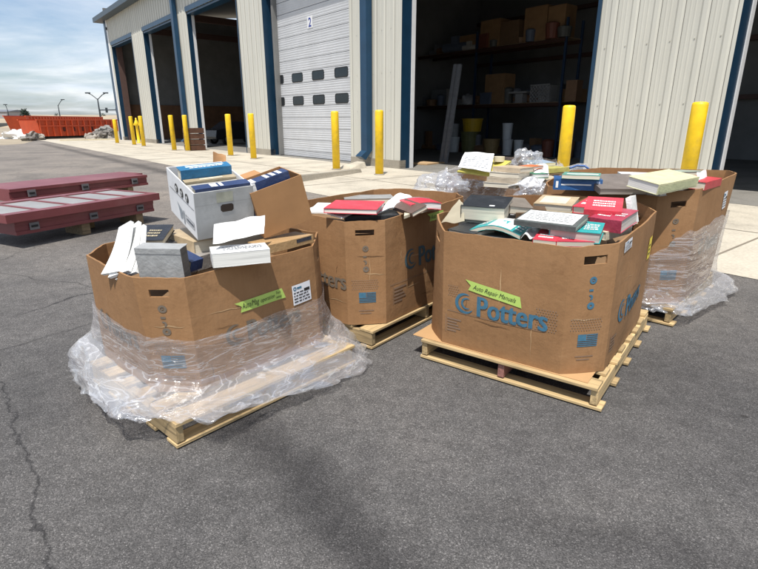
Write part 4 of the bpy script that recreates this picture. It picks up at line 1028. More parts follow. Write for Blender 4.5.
def paper(label, pts, z, m='paper', curl=.02, name='paper_sheets', cat='papers', thick=.004, seed=0, lines=False, nz_=.012):
    """a small stack of loose sheets; pts = four corners (front left, front right, back right, back left), px or px+height"""
    q = [at(p[0], p[1], p[2] if len(p) > 2 else z) for p in pts]
    c = sum(q, Vector()) / 4
    def top(u_, v_):
        p = (q[0] * (1 - u_) + q[1] * u_) * (1 - v_) + (q[3] * (1 - u_) + q[2] * u_) * v_
        p = p - c
        p.z += curl * math.sin(math.pi * u_) * .8 + nz_ * noise.noise(Vector((u_ * 2.5 + seed, v_ * 2.5, seed)))
        return p
    n_ = (q[1] - q[0]).cross(q[3] - q[0]).normalized()
    if n_.z < 0: n_ = -n_
    b = MB(); b.grid(top, 10, 8); o = len(b.v); b.grid(lambda u_, v_: top(u_, v_) - n_ * thick, 10, 8)
    idx = [i for i in range(11)] + [11 * j + 10 for j in range(1, 9)] + [88 + i for i in range(9, -1, -1)] + [11 * j for j in range(7, 0, -1)]
    b.f += [(idx[k], idx[(k + 1) % len(idx)], o + idx[(k + 1) % len(idx)], o + idx[k]) for k in range(len(idx))]
    o_ = tag(b.build(name, M[m] if isinstance(m, str) else m, loc=c, smooth=False), label, cat)
    if lines:
        b = MB(); random.seed(seed + 3)
        for r_ in range(lines):
            v0 = .14 + .74 * r_ / lines; x = .1
            while x < .86:
                l_ = random.uniform(.04, .16); x2 = min(.9, x + l_)
                b.add([top(xx, vv) + n_ * .002 for xx, vv in ((x, v0), (x2, v0), (x2, v0 + .03), (x, v0 + .03))], [(0, 1, 2, 3)]); x = x2 + .025
        b.build('print_lines', mat('print_grey', (.22, .23, .25), .8), o_)
    return o_
RED, CRIM, TEAL, NAVY, BLK, GREY, TAN = (.62, .045, .07), (.36, .04, .075), (.02, .33, .33), (.025, .045, .12), (.02, .022, .025), (.3, .3, .29), (.45, .35, .22)
WH = (.78, .78, .76); CRM = (.66, .6, .45); TAUPE = (.2, .17, .14); GRN = (.05, .22, .13); BLU = (.02, .09, .25)

# --- box B
book('big black hardback with thick cream pages at the back left of the front right carton', (461, 205.5), (505, 208.5), 1.035, .25, .095, BLK, 'l', deco=[('top', .62, .12, .74, .2, WH)], tilt=.16)
book('taupe hardback just right of the big black book in the front right carton', (511, 206), (534, 206), 1.03, .22, .05, TAUPE, 'l', roll=.1, tilt=.15)
book('tan paperback with a pale cover panel behind the white folder, front right carton', (534, 203), (572, 206), 1.02, .24, .05, TAN, 'l', tilt=.12, deco=[('top', .1, .15, .8, .85, CRM)])
book('dark folder topped with white printed sheets in the middle of the front right carton', (514, 220), (576, 227), 1.005, .25, .03, (.09, .1, .095), 'f', deco=[('top', .03, .08, .93, .95, WH), ('lines', .1, .2, .85, .85, (.35, .36, .36), 5)], tilt=.12)
book('teal and white manual bowed upwards behind the front rim of the front right carton', (470, 229.5), (520, 235.5), .915, .22, .025, TEAL, 'l', soft=True, curve=.04, tilt=.06, deco=[('top', .34, .05, .8, .97, WH), ('top', .5, .45, .66, .7, TEAL), ('lines', .06, .3, .26, .8, WH, 3), ('lines', .84, .2, .96, .8, WH, 3)])
paper('crumpled pinkish white sheets between the bowed teal manual and the red manuals', [(521, 238), (536, 240), (546, 230), (529, 228)], .91, curl=.03, seed=4, nz_=.03)
book('small red manual tucked beside the crumpled sheets at the front rim', (533, 239), (556, 241.5), .925, .18, .03, RED, 'l', soft=True, deco=[('lines', .15, .15, .8, .6, WH, 2)], tilt=.14)
book('wide red manual with white lettering lying against the front rim of the front right carton', (557, 241.5), (595, 242), .925, .14, .03, RED, 'l', soft=True, deco=[('lines', .2, .25, .85, .75, WH, 2), ('top', .02, .02, .98, .1, CRIM)], tilt=.13)
book('thick teal manual with a white cover block at the right of the front right carton', (550, 229), (601, 233.5), .975, .25, .06, TEAL, 'l', tilt=.06, deco=[('top', .3, .25, .58, .85, WH), ('lines', .64, .2, .92, .8, WH, 4)], pages=(.55, .5, .45))
book('crimson hardback with white lettering beside the right rim of the front right carton', (590, 217), (622, 221), 1.01, .26, .075, CRIM, 'f', tilt=.12, deco=[('lines', .1, .2, .5, .75, WH, 4), ('lines', .6, .3, .9, .6, WH, 2)], pages=(.6, .55, .5))
book('red manual with bold white title at the back of the front right carton', (584, 209), (622, 211.5), 1.045, .24, .05, RED, 'f', deco=[('lines', .2, .25, .8, .75, WH, 3)], tilt=.2)
book('narrow red manual, leftmost of the red ones behind the printed sheets', (573, 206), (593, 208.5), 1.045, .22, .045, RED, 'l', deco=[('lines', .15, .2, .5, .8, WH, 2)], tilt=.18)
# cream flap and white board
paper('cream cardboard flap sticking up at the left corner of the front right carton', [(441, 223, .9), (464, 222, .93), (463, 206, 1.03), (459, 199, 1.07)], .95, m='cream', curl=0, name='cardboard_flap', cat='flap', thick=.006, seed=6)
book('white paperback standing upright against the right rim of the front right carton', None, None, 0, .17, .03, WH, 'l', pos=at(634, 225, .94), yaw=R(54), w=.15, tilt=R(76), roll=0, pages=(.7, .68, .6), soft=True)
book('dark brown thick book filling the gap between the taupe and the tan paperback', (516, 213), (548, 214), .985, .2, .07, (.11, .065, .035), 'f', tilt=.1, pages=(.6, .5, .36))
book('grey softcover directly under the black hardback in the front right carton', (459, 218), (512, 222), .945, .26, .05, (.34, .33, .31), 'l', soft=True, pages=(.66, .62, .54))
book('cream catalogue between the crimson hardback and the right rim of the front right carton', (606, 232), (632, 225), .94, .2, .05, CRM, 'f', pages=(.7, .66, .56))
book('pale grey manual under the red manual with the bold title, front right carton', (580, 214), (626, 216), .985, .25, .05, (.42, .42, .4), 'f', tilt=.1)
book('black plastic binder along the left front rim of the front right carton', (448, 229), (474, 234), .905, .22, .05, BLK, 'l', tilt=.08)
book('dark grey softcover under the bowed teal manual at the front rim', (472, 236), (530, 241), .885, .2, .04, (.1, .1, .1), 'f', soft=True)
# lower layer of B
for k, (px, py, z_, lb, c_) in enumerate(((480, 214, .90, 'grey ledger half hidden under the big black book', GREY), (545, 216, .90, 'dark manual half hidden under the printed sheets', (.06, .05, .05)), (600, 212, .89, 'brown catalogue half hidden under the red manuals', (.2, .1, .05)), (500, 226, .86, 'black binder in the shade beneath the bowed teal manual', BLK), (570, 236, .88, 'grey manual under the thick teal one', GREY))):
    p = at(px, py, z_); book(lb, None, None, 0, .3, .06, c_, 'l', pos=p + Vector((-.1, -.12, 0)), yaw=-.6 + .2 * k, w=.32)

# --- box C
book('large red hardback lying flat on top of the middle carton', (324, 208), (377, 209.5), .985, .34, .035, RED, 'l', tilt=.02, pages=(.8, .78, .72))
paper('white loose sheets along the left rim of the middle carton under the red hardback', [(305, 211), (342, 217), (366, 208), (318, 203)], .925, curl=.015, seed=8, thick=.012)
paper('white sheets fanned out in front of the red hardback in the middle carton', [(331, 215), (377, 211), (382, 205), (330, 206)], .93, curl=.01, seed=9, thick=.01)
book('black binder lying behind the front chamfer of the middle carton', (345, 216.5), (400, 215), .915, .2, .035, BLK, 'f', tilt=.05, pages=(.7, .68, .6))
paper('white open booklet standing tilted right of the red hardback in the middle carton', [(377, 213, .93), (403, 210, .93), (412, 197, 1.0), (395, 195, 1.02)], .95, curl=.03, seed=10, thick=.012)
book('second smaller red book on thick white pages at the right of the middle carton', (411, 204.5), (442, 203), .995, .25, .05, RED, 'l', pages=(.82, .8, .76), curve=.012, deco=[('top', .0, .9, 1, 1, GREY)])
book('brown slim book wedged upright behind the black binder in the middle carton', (392, 206), (412, 213), .96, .12, .03, (.12, .07, .05), 'f', tilt=.4)
paper('cream papers stacked along the right rim of the middle carton', [(404, 216), (437, 207), (440, 202), (405, 207)], .945, m='cream', curl=.01, seed=14, thick=.02)
book('grey paperback deep at the back of the middle carton behind the red hardback', (345, 199), (395, 198), .90, .25, .05, GREY, 'l')

# --- box D
book('blue hardback with a white line on its spine at the left of the tall carton', (554, 178.5), (603, 180), 1.115, .26, .085, BLU, 'f', deco=[('front', .16, .44, .78, .56, WH), ('front', .05, .2, .1, .8, WH), ('front', .88, .15, .95, .85, (.3, .38, .55))])
book('green and white paperback lying on the blue hardback in the tall carton', (562, 174.5), (600, 176), 1.15, .25, .03, (.1, .3, .24), 'l', soft=True, deco=[('top', .1, .2, .95, .6, (.5, .6, .55))])
book('long black binder at the back of the tall carton left of the white stack', (601, 177.5), (652, 175.5), 1.10, .24, .06, BLK, 'f', deco=[('front', .1, .3, .9, .5, (.1, .1, .1))])
book('large grey brown hardback slanting towards the front rim of the tall carton', (601, 189), (650, 189), 1.06, .36, .045, (.16, .135, .12), 'l', tilt=.22, pages=(.5, .46, .4))
book('thick pale yellow hardback with its white page end to the right in the tall carton', (659, 184.5), (698, 180.5), 1.13, .24, .075, (.62, .6, .36), 'f', tilt=.16, deco=[('front', .03, .2, .97, .85, (.5, .52, .3))], roll=-.06, pages=(.82, .8, .76))
book('grey paperback beneath the pale yellow hardback in the tall carton', (661, 191), (702, 186), 1.055, .25, .04, GREY, 'l', pages=(.7, .66, .6))
paper('white page end hanging off the right of the pale yellow hardback', [(699, 185, 1.08), (708, 181, 1.08), (706, 170, 1.17), (698, 172, 1.17)], 1.1, curl=.0, seed=17, thick=.008)
book('stack of white catalogues along the rear rim of the tall carton', (622, 174), (665, 175), 1.12, .22, .05, WH, 'f', pages=(.8, .78, .72), soft=True)
book('red hardback in the right corner of the tall carton', (706, 182.5), (722, 178), 1.11, .3, .06, (.5, .04, .05), 'f', tilt=.05)
book('greenish paperback behind the pale yellow hardback near the back rim of the tall carton', (680, 172), (706, 171), 1.10, .2, .05, (.3, .36, .3), 'l')

# --- box E
book('yellow folder tilted up at the left of the farthest carton', (457, 171), (490, 175), .99, .34, .02, (.55, .48, .1), 'f', tilt=.42)
paper('bright white sheets lying on the tilted yellow folder in the farthest carton', [(458, 167, 1.035), (490, 172.5, 1.03), (494, 153.5, 1.20), (465, 151.5, 1.20)], 1.05, curl=.008, seed=20, thick=.006, lines=8)
cols = [(.55, .5, .42), (.4, .34, .26), (.62, .58, .5), (.5, .4, .28)]
for k, c_ in enumerate(cols):
    book(['taupe', 'brown', 'cream', 'tan'][k] + ' book, ' + ['lowest', 'second from bottom', 'third from bottom', 'topmost'][k] + ' of the stack beside the white sheets', (484 + k * 3, 182 - 5.2 * k), (516 + k * 1.5, 184 - 5.2 * k), .95 + .05 * k, .26, .047, c_, 'f' if k % 2 else 'l', pages=(.7, .64, .52))
t = empty('paper_roll', 'short pale roll of paper standing on the book stack in the farthest carton', 'roll', at(499, 161.5, 1.115)); MB().lathe([(.06, 0), (.062, .055), (.0, .056)], n=18).build('roll', M['cream'], t)
book('orange topped paperback right of the book stack in the farthest carton', (519, 165.5), (533, 166.5), 1.09, .22, .03, (.7, .17, .05), 'f', pages=(.75, .7, .6))
book('green book with white pages in the middle of the farthest carton', (519, 172), (534, 174), 1.03, .2, .045, GRN, 'l', pages=(.8, .8, .76))
paper('white open pages right of the green book in the farthest carton', [(529, 176, 1.0), (549, 175, 1.0), (548, 166, 1.06), (537, 166, 1.05)], 1.02, curl=.04, seed=23, thick=.02)
book('flat olive yellow book at the right of the farthest carton', (545, 169), (570, 167), 1.04, .4, .05, (.46, .42, .12), 'f', pages=(.4, .32, .2))
paper('grey crumpled sheets at the front of the farthest carton', [(508, 186, .93), (540, 188, .92), (545, 178, .98), (512, 178, .98)], .95, curl=.03, seed=25, nz_=.05, thick=.01)
book('worn beige volume at the front right of the farthest carton beside the film', (540, 180), (562, 178), .96, .28, .06, (.5, .44, .33), 'f', tilt=.1, pages=(.6, .54, .42))
book('dark brown volume under the flat olive yellow book in the farthest carton', (543, 175), (572, 173), .985, .36, .06, (.1, .06, .035), 'f', pages=(.55, .48, .36))
book('pale blue softcover behind the olive yellow book in the farthest carton', (536, 163.5), (556, 162.5), 1.08, .22, .04, (.3, .38, .46), 'l', soft=True, tilt=.1)
# tuft of bunched film
def tuft(label, px, py, z, sx, sy, sz, seed):
    p = at(px, py, z)
    b = MB().grid(lambda u_, v_: lump(u_, v_, sx, sy, sz, seed, .4), 60, 24)
    return tag(b.build('film_tuft', M['film2'], smooth=True, loc=p), label, 'plastic film')
tuft('grey tuft of bunched film standing up behind the books of the farthest carton', 527, 165, 1.05, .2, .17, .17, 2.2)
tuft('film bundle at the left rim of the farthest carton', 441, 190, .84, .3, .22, .17, 5.1)
tuft('film bunched over the front corner of the farthest carton below the open pages', 534, 196, .86, .18, .15, .16, 8.6)
b = MB(); a_ = at(556, 174, .96); c_ = at(590, 170, 1.0)
b.tube([a_ - a_, (at(566, 171, .99) - a_), (at(578, 168, 1.02) - a_), (at(586, 168, 1.02) - a_), (c_ - a_)], [.03, .05, .055, .05, .02], 12)
tag(b.build('film_roll', M['film2'], smooth=True, loc=a_), 'rolled white film draped over the right rim of the farthest carton', 'plastic film')
b = MB(); b.tube([at(570, 168, 1.06) - a_, at(577, 165.5, 1.08) - a_, at(585, 166, 1.08) - a_, at(590, 170, 1.04) - a_], .011, 8)
tag(b.build('blue_strap', mat('blue_plastic', (.03, .1, .3), .4), smooth=True, loc=a_), 'blue strap looped over the rolled film on the farthest carton', 'strap')

# --- box A
def open_box(label, tm, tr, tl, h, mats, th=.006, name='storage_box', cat='box'):
    """tm, tr, tl: world points of three top corners (front, right, left); the box leans as they say"""
    tm, tr, tl = Vector(tm), Vector(tr), Vector(tl)
    ex = tr - tm; lx = ex.length; ex.normalize(); ey = tl - tm; ey = ey - ex * ey.dot(ex); ly = ey.length; ey.normalize(); up = ex.cross(ey)
    Mx = Matrix((ex, ey, up)).transposed()
    t = empty(name, label, cat, tm - up * h); t.rotation_euler = Mx.to_euler()
    MB().box(0, lx, 0, th, 0, h).build('front_wall', mats[1], t)
    MB().box(0, th, th + .0002, ly - th, 0, h).build('side_wall', mats[0], t)
    MB().box(lx - th, lx, th + .0002, ly - th, 0, h).build('side_wall', mats[0], t)
    MB().box(0, lx, ly - th + .0002, ly, 0, h).build('back_wall', mats[0], t)
    MB().box(th, lx - th, th, ly - th, .001, .006).build('bottom', mats[0], t)
    return t, lx, ly, Mx
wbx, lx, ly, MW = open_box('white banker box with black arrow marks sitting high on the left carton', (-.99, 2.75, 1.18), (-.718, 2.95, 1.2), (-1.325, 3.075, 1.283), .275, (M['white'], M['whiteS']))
def left_face(y, z): return (-.0022, y, z)          # on the side wall, y from the front corner
def lf(shapes, name, m): 
    b = MB()
    for vs, fs in shapes: b.add([left_face(ly * .0 + (ly - x), y) for x, y in vs], fs)
    return b.build(name, m, wbx)
for k in range(3):
    cx_ = ly * (.36 + .19 * k); cz_ = .205
    lf([ring(cx_, cz_, 0, .027)], 'arrow_disc', M['pen'])
    b = MB(); ar = [(-.004, -.017), (.004, -.017), (.004, .002), (.013, .002), (0, .018), (-.013, .002), (-.004, .002)]
    b.add([(-.0036, ly - (cx_ + x), cz_ + y) for x, y in ar], [(0, 1, 2, 6), (3, 4, 5), (2, 3, 5, 6)]); b.build('arrow_print', M['paper'], wbx)
lf([rect(ly * .08, ly * .97, .17, .173)], 'rule_print', M['pen'])
lf([([(ly * .33, .12), (ly * .52, .09), (ly * .5, .04), (ly * .42, .03), (ly * .40, .07)], [(0, 1, 2, 3, 4)]), rect(ly * .54, ly * .58, .02, .10)], 'figure_print', mat('grey_ink', (.3, .33, .36), .7, .3, 20))
fr = [rect(ly * .62, ly * .93, .085, .088), rect(ly * .62, ly * .93, .045, .048), rect(ly * .62, ly * .63, .045, .088), rect(ly * .92, ly * .93, .045, .088), rect(ly * .66, ly * .9, .058, .074)]
lf(fr, 'caption_print', mat('grey_ink2', (.12, .13, .15), .7))
b = MB(); o_ = [(lx * .42, .155), (lx * .42, .18), (lx * .45, .19), (lx * .61, .19), (lx * .64, .18), (lx * .64, .155), (lx * .61, .145), (lx * .45, .145)]
b.add([(x, -.0015, z_) for x, z_ in o_], [tuple(range(8))]); b.build('hand_hole', mat('hole_dark', (.05, .035, .025), .9), wbx)
MB().add([(.0, -.0012, .198), (lx, -.0012, .198), (lx, -.0012, .2005), (0, -.0012, .2005)], [(0, 1, 2, 3)]).build('fold_line', mat('fold_grey', (.4, .4, .39), .8), wbx)
MB().add([(lx * .36, -.0016, .203), (lx * .64, -.0016, .203), (lx * .64, -.0016, .262), (lx * .36, -.0016, .262)], [(0, 1, 2, 3)]).build('label_patch', mat('stained_label', (.42, .42, .33), .7, .25, 12), wbx)
O_ = Vector(wbx.location)
def in_box(x, y, z): return O_ + MW @ Vector((x, y, z))
# files inside, standing with spines up: (label, y, thickness, x0, x1, top z, colour)
for lb, y0, th_, x0, x1, zt_, c_, dec in (
    ('dark navy book with white slanted stripes at the front of the white banker box', .012, .062, .02, .99, .292, NAVY, [('top', .30, .1, .42, .9, WH), ('top', .46, .1, .52, .9, WH)]),
    ('grey folder behind the striped navy book in the white banker box', .08, .05, .03, .95, .262, GREY, []),
    ('light grey file in the middle of the white banker box', .137, .045, .03, .95, .258, (.38, .37, .34), []),
    ('tan file with a pale title strip in the white banker box', .19, .04, .03, .96, .273, (.38, .31, .2), [('top', .3, .3, .75, .7, CRM)]),
    ('blue book with white title at the back of the white banker box', .238, .075, .02, .94, .325, (.015, .14, .29), [('top', .15, .55, .9, .85, (.5, .65, .75)), ('lines', .2, .2, .85, .5, WH, 1)])):
    if y0 + th_ > ly - .008: y0 = max(.012, ly - .012 - th_)
    book(lb, None, None, 0, th_, .22, c_, 'f', pos=in_box(lx * x0 + .006, y0, zt_), mat3=MW, w=lx * (x1 - x0) - .014, deco=dec)
bb, bl_, bd_, MBx = open_box('open brown carton beside the white banker box', (-.735, 2.94, 1.155), (-.465, 3.11, 1.245), (-.86, 3.24, 1.2), .285, (M['brown'], M['brown']), name='brown_carton', cat='carton')
Ob = Vector(bb.location)
MB().add([(.01, bd_ - .002, .285), (bl_ * .6, bd_ - .002, .285), (bl_ * .55, bd_ + .06, .30), (.04, bd_ + .06, .30)], [(0, 1, 2, 3)]).build('flap', M['brown'], bb)
book('navy and white striped box file sticking out of the brown carton', None, None, 0, .09, .2, NAVY, 'f', pos=Ob + MBx @ Vector((-.04, .035, .325)), mat3=MBx, w=bl_ - .02, deco=[('top', .0, .02, .34, .98, WH), ('front', .0, .0, .3, .4, WH), ('top', .55, .05, .62, .95, WH), ('top', .68, .05, .75, .95, WH), ('top', .81, .05, .88, .95, WH)])
book('white file behind the striped box file in the brown carton', None, None, 0, .07, .2, WH, 'f', pos=Ob + MBx @ Vector((.01, .14, .29)), mat3=MBx, w=bl_ - .06)
paper('brown cardboard flap standing behind the white banker box', [(213, 167, 1.262), (226, 169, 1.262), (225, 155, 1.342), (213, 152.5, 1.355)], 1.3, m='brown', curl=0, name='cardboard_flap', cat='flap', thick=.005, seed=31)
# thick white open book
wbk = book('thick white open book on the right of the left carton', (212, 254), (270, 249), .90, .17, .075, WH, 'l', pages=(.78, .77, .72), soft=True, deco=[('lines', .2, .3, .9, .8, (.45, .47, .5), 4)])
paper('raised white page curling up from the thick open book', [(213, 244, .935), (264, 233, .95), (265, 215, 1.04), (214, 224, 1.03)], .98, curl=.0, seed=33, thick=.002, nz_=.02)
# folded brown carton at right
book('folded tan carton with a black print patch behind the right rim of the left carton', (266, 246), (313, 234.5), .87, .16, .05, (.42, .27, .13), 'f', deco=[('front', .62, .1, .95, .55, (.03, .035, .05))], name='folded_carton', pages=(.4, .26, .13), soft=True)
# grey box book in front
book('grey hardback standing upright with its page side to the right, front of the left carton', (134, 248), (180, 249), .945, .085, .2, (.33, .335, .33), 'f', pages=(.16, .14, .12), tilt=.1, deco=[('front', .0, .13, 1, .15, (.25, .25, .25))])
book('black hardback with gilt lettering lying behind the grey one in the left carton', (131, 240.5), (163, 240), .905, .22, .04, (.02, .022, .028), 'l', tilt=.22, deco=[('lines', .35, .2, .75, .7, (.4, .34, .22), 3)])
for k, (x0, y0, x1, y1, lb) in enumerate(((107, 263, 121, 226, 'outermost fanned white magazine at the left rim of the left carton'), (114, 266, 127, 229, 'middle fanned white magazine at the left rim of the left carton'), (121, 268, 132, 233, 'innermost fanned white magazine beside the grey hardback'))):
    b0 = at(x0, y0, .83 - .01 * k); t0 = at(x1, y1, 1.0 - .02 * k)
    dv = (t0 - b0); L_ = dv.length
    ax = dv.normalized(); sd = Vector((.62, -.78, 0)); sd = (sd - ax * sd.dot(ax)).normalized(); up = ax.cross(sd).normalized()
    t = empty('magazine', lb, 'magazine', b0)
    t.rotation_euler = Matrix((sd, up, ax)).transposed().to_euler()
    def mg(u_, v_, off): return Vector((-.03 + .15 * u_, off + .012 * math.sin(math.pi * v_) + .03 * u_ * (1 - v_), -.06 + (L_ + .06) * v_))
    b = MB(); b.grid(lambda u_, v_: mg(u_, v_, 0), 6, 10); o1 = len(b.v); b.grid(lambda u_, v_: mg(u_, v_, .018), 6, 10)
    idx = list(range(7)) + [7 * j + 6 for j in range(1, 11)] + [70 + i for i in range(5, -1, -1)] + [7 * j for j in range(9, 0, -1)]
    b.f += [(idx[q], idx[(q + 1) % len(idx)], o1 + idx[(q + 1) % len(idx)], o1 + idx[q]) for q in range(len(idx))]
    b.build('pages', page_mat('mag_pages', (.8, .8, .78)), t)
book('small navy paperback squeezed between the grey hardback and the open book', (191, 262), (203, 258), .85, .12, .06, NAVY, 'f', pages=(.6, .5, .3), tilt=.3)
book('grey manual half buried below the white banker box in the left carton', (180, 262), (215, 252), .83, .3, .08, (.28, .26, .24), 'f')
book('dark binder deep at the back of the left carton behind the banker box', None, None, 0, .3, .06, (.05, .05, .06), 'l', pos=(-1.5, 3.2, .86), yaw=-.7, w=.35)
# support stack under the two cartons
for k in range(3):
    book(['worn brown ledger, lowest of three under the white banker box', 'grey ledger, middle of three under the white banker box', 'tan ledger, topmost of three under the white banker box'][k], None, None, 0, .42, .082, [(.2, .12, .07), GREY, TAN][k], 'l', pos=(-1.05, 2.84, .73 + .083 * k), yaw=R(36 + 4 * k), w=.46)

# ------------------------------------------------------------------ maroon beams on the left
def beam_frame(px_l, px_r, z, Lm=None):
    a, b_ = at(*px_l, z), at(*px_r, z); d = b_ - a
    return a, math.atan2(d.y, d.x), Lm or d.length
def girder(label, px_l, px_r, z, h, depth, panels=0, brackets=(), Lm=None, recess=.03, bw=.3, yaw=63):
    a, _y, L_ = beam_frame(px_l, px_r, z, Lm); yaw = R(yaw)
    t = empty('maroon_girder', label, 'girder', (a.x, a.y, z - h), yaw)
    if panels:
        b = MB(); fw = .16
        b.box(0, L_, 0, fw, 0, h); b.box(0, L_, depth - fw, depth, 0, h)
        npn = panels; wv_ = L_ / npn
        for k in range(npn + 1):
            x = min(L_ - .05, k * wv_); b.box(x, x + .05, fw + .0005, depth - fw - .0005, .002, h - .002)
        b.build('frame', M['maroon'], t)
        for k in range(npn): MB().box(k * wv_ + .052, min(L_ - .05, (k + 1) * wv_) - .002, fw + .001, depth - fw - .001, h - .035, h - .015).build('panel', M['panel'], t)
    else:
        b = MB(); b.box(0, L_, 0, depth, h - .05, h); b.box(0, L_, 0.0, depth, 0, .045); b.box(0, L_, recess, depth - recess, .0455, h - .0505)
        b.build('channel', M['maroon'], t)
    for x in brackets:
        bk_ = MB().box(x, x + bw, -.012, -.001, h * .25, h * .8).build('bracket', mat('bracket_grey', (.16, .15, .155), .6), t)
        MB().box(x + bw * .15, x + bw * .85, -.02, -.0125, h * .45, h * .6).build('bracket_pad', M['dark'], bk_)
    return t
g1 = girder('long maroon steel girder in front of the row with three grey brackets on its face', (14, 222.5), (70, 214), .34, .17, .5, brackets=(.17, 1.0, 1.78), Lm=2.1, recess=.012, bw=.12)
g2 = girder('maroon steel frame holding grey panels, lying behind the front one', (5, 215.5), (90, 200), .45, .105, 1.25, panels=5, Lm=2.3)
g3 = girder('maroon steel girder at the back with dim brackets, nearer of the rear pair', (9, 189.5), (146, 176),   .50, .2, .9, brackets=(.27, 1.22, 2.27), Lm=2.65, recess=.03, bw=.13, yaw=63)
g4 = girder('plain maroon steel girder farthest back behind the rear pair', (-4, 188), (120, 173), .48, .2, .7, recess=.03, Lm=2.9, yaw=63)
for px_, py_, z_, lb in ((92, 228, .165, 'yellowish wood block under the front maroon frame, left one'), (126, 218, .165, 'reddish wood block under the front maroon frame, right one')):
    p = at(px_, py_, 0); o = MB().box(-.05, .05, 0, .5, 0, z_).build('wood_block', M['woodp'] if 'yellow' in lb else M['blockpink'], loc=(p.x, p.y, .003)); o.rotation_euler.z = g1.rotation_euler.z
    tag(o, lb, 'wood block')
ax_ = Vector((math.cos(g1.rotation_euler.z), math.sin(g1.rotation_euler.z), 0)); nx_ = Vector((-ax_.y, ax_.x, 0))
for k, (o_, fr_, dy_, hb, lb) in enumerate(((1.0, g2, .1, .34, 'timber bearer under the left half of the panelled maroon frame'), (1.9, g2, .1, .34, 'timber bearer under the right part of the panelled maroon frame'), (.15, g3, .05, .285, 'timber bearer under the left end of the rear maroon frame'), (2.2, g3, .05, .285, 'timber bearer under the middle of the rear maroon frame'), (.4, g4, .05, .255, 'timber bearer under the left end of the farthest maroon frame'), (2.4, g4, .05, .255, 'timber bearer under the middle of the farthest maroon frame'))):
    y_ = fr_.rotation_euler.z; p = Vector(fr_.location) + Vector((math.cos(y_) * o_ - math.sin(y_) * dy_, math.sin(y_) * o_ + math.cos(y_) * dy_, 0))
    b = MB().box(0, .12, 0, .4, 0, hb); o = b.build('timber_bearer', M['woodg'], loc=(p.x, p.y, .003)); o.rotation_euler.z = y_
    tag(o, lb, 'timber bearer')

# ------------------------------------------------------------------ containers, rubble and the far background
def rolloff(label, pl, pr, h, w=2.4, slope=.35, pockets=6, Lm=None, front_open=True):
    a, b_ = at(*pl, 0), at(*pr, 0); d = b_ - a; L_ = Lm or d.length; yaw = math.atan2(d.y, d.x)
    t = empty('rolloff_container', label, 'container', (a.x, a.y, 0), yaw)
    z0 = .22; b = MB()
    b.add([(0, 0, z0), (L_, 0, z0), (L_, w, z0), (0, w, z0), (-slope, -.05, h), (L_ + .1, -.05, h), (L_ + .1, w + .05, h), (-slope, w + .05, h)], [(0, 3, 2, 1), (0, 1, 5, 4), (1, 2, 6, 5), (2, 3, 7, 6), (3, 0, 4, 7)])
    b.build('hull', M['orange'], t)
    b = MB(); b.box(-slope - .06, L_ + .15, -.12, .02, h + .001, h + .12); b.box(-slope - .06, L_ + .15, w, w + .12, h + .001, h + .12); b.build('top_rail', M['orange'], t)
    n_ = int(L_ / .62)
    for k in range(n_ + 1):
        x = L_ * k / n_; MB().box(x - .05, x + .05, -.14, -.052, z0, h).build('rib', M['orange'], t)
    MB().box(-.05, L_, -.16, -.142, z0 + (h - z0) * .62, z0 + (h - z0) * .70).build('side_rail', M['orange'], t)
    for k in range(pockets):
        x = L_ * (.28 + .6 * k / max(1, pockets - 1)); MB().box(x - .13, x + .13, -.066, -.054, z0 + (h - z0) * .30, z0 + (h - z0) * .56).build('pocket', mat('pocket_dark', (.09, .018, .012), .8), t)  # dark marks along the side, drawn as plain pockets
    for y_ in (.3, w - .3): MB().box(0, L_, y_ - .08, y_ + .08, .06, z0 - .002).build('skid', M['dark'], t)
    for x_ in (.4, L_ - .4): MB().tube([(x_, .1, .1), (x_, w - .1, .1)], .1, 12).build('roller', M['dark'], t)
    return t
rolloff('nearer orange steel roll-off container with dark pockets along its side', (42, 139), (118, 136.5), 1.6, 2.3, .2)
rolloff('farther orange steel roll-off container with a sloping left end', (33, 134.5), (104, 131.5), 2.05, 2.4, .9, pockets=9)
random.seed(5)
def rock(p, r, m, lb, grp=None, name='concrete_chunk'):
    sd = random.random() * 90; b = MB()
    def f(u_, v_):
        th = 2 * math.pi * u_; ph = math.pi * (v_ - .5)
        dv = Vector((math.cos(th) * math.cos(ph), math.sin(th) * math.cos(ph), math.sin(ph)))
        k = 1 + .5 * noise.cell(dv * 1.6 + Vector((sd, 0, 0))) + .3 * noise.noise(dv * 3 + Vector((sd, 0, 0)))
        return (dv.x * r * 1.2 * k, dv.y * r * k, dv.z * r * .8 * k)
    b.grid(f, 12, 8); o = b.build(name, m, loc=p); o.rotation_euler = (random.uniform(-.4, .4), random.uniform(-.4, .4), random.uniform(0, 6))
    return tag(o, lb, 'rubble', grp)
rub = [mat('rubble_a', (.26, .25, .23), .9, .3, 2, .5, 6), mat('rubble_b', (.17, .155, .14), .9, .3, 2, .5, 6), mat('rubble_c', (.34, .31, .27), .9, .2, 2, .5, 6)]
for k in range(34):
    u_ = random.random(); px = 92 + 30 * u_; hmax = .75 * math.sin(math.pi * min(1, max(.05, u_ * 1.05)))
    p = at(px, 139.5 - random.random() * 2.0, 0); p.z = random.random() * hmax
    rock(p, random.uniform(.28, .55), rub[k % 3], 'grey broken concrete chunk in the rubble pile beside the far warehouse corner', 'concrete chunks in the rubble pile')
for k in range(9):
    p = at(24 + random.random() * 20, 138 + random.random() * 3, 0); p.z = random.random() * .3
    rock(p, random.uniform(.2, .5), rub[k % 3], 'loose stone lying around the white heap near the orange containers', 'stones around the white heap', 'stone')
p = at(22, 138.5, 0); t = empty('tarp_heap', 'white crumpled tarp heap left of the orange containers', 'tarp', (p.x, p.y, 0), .3)
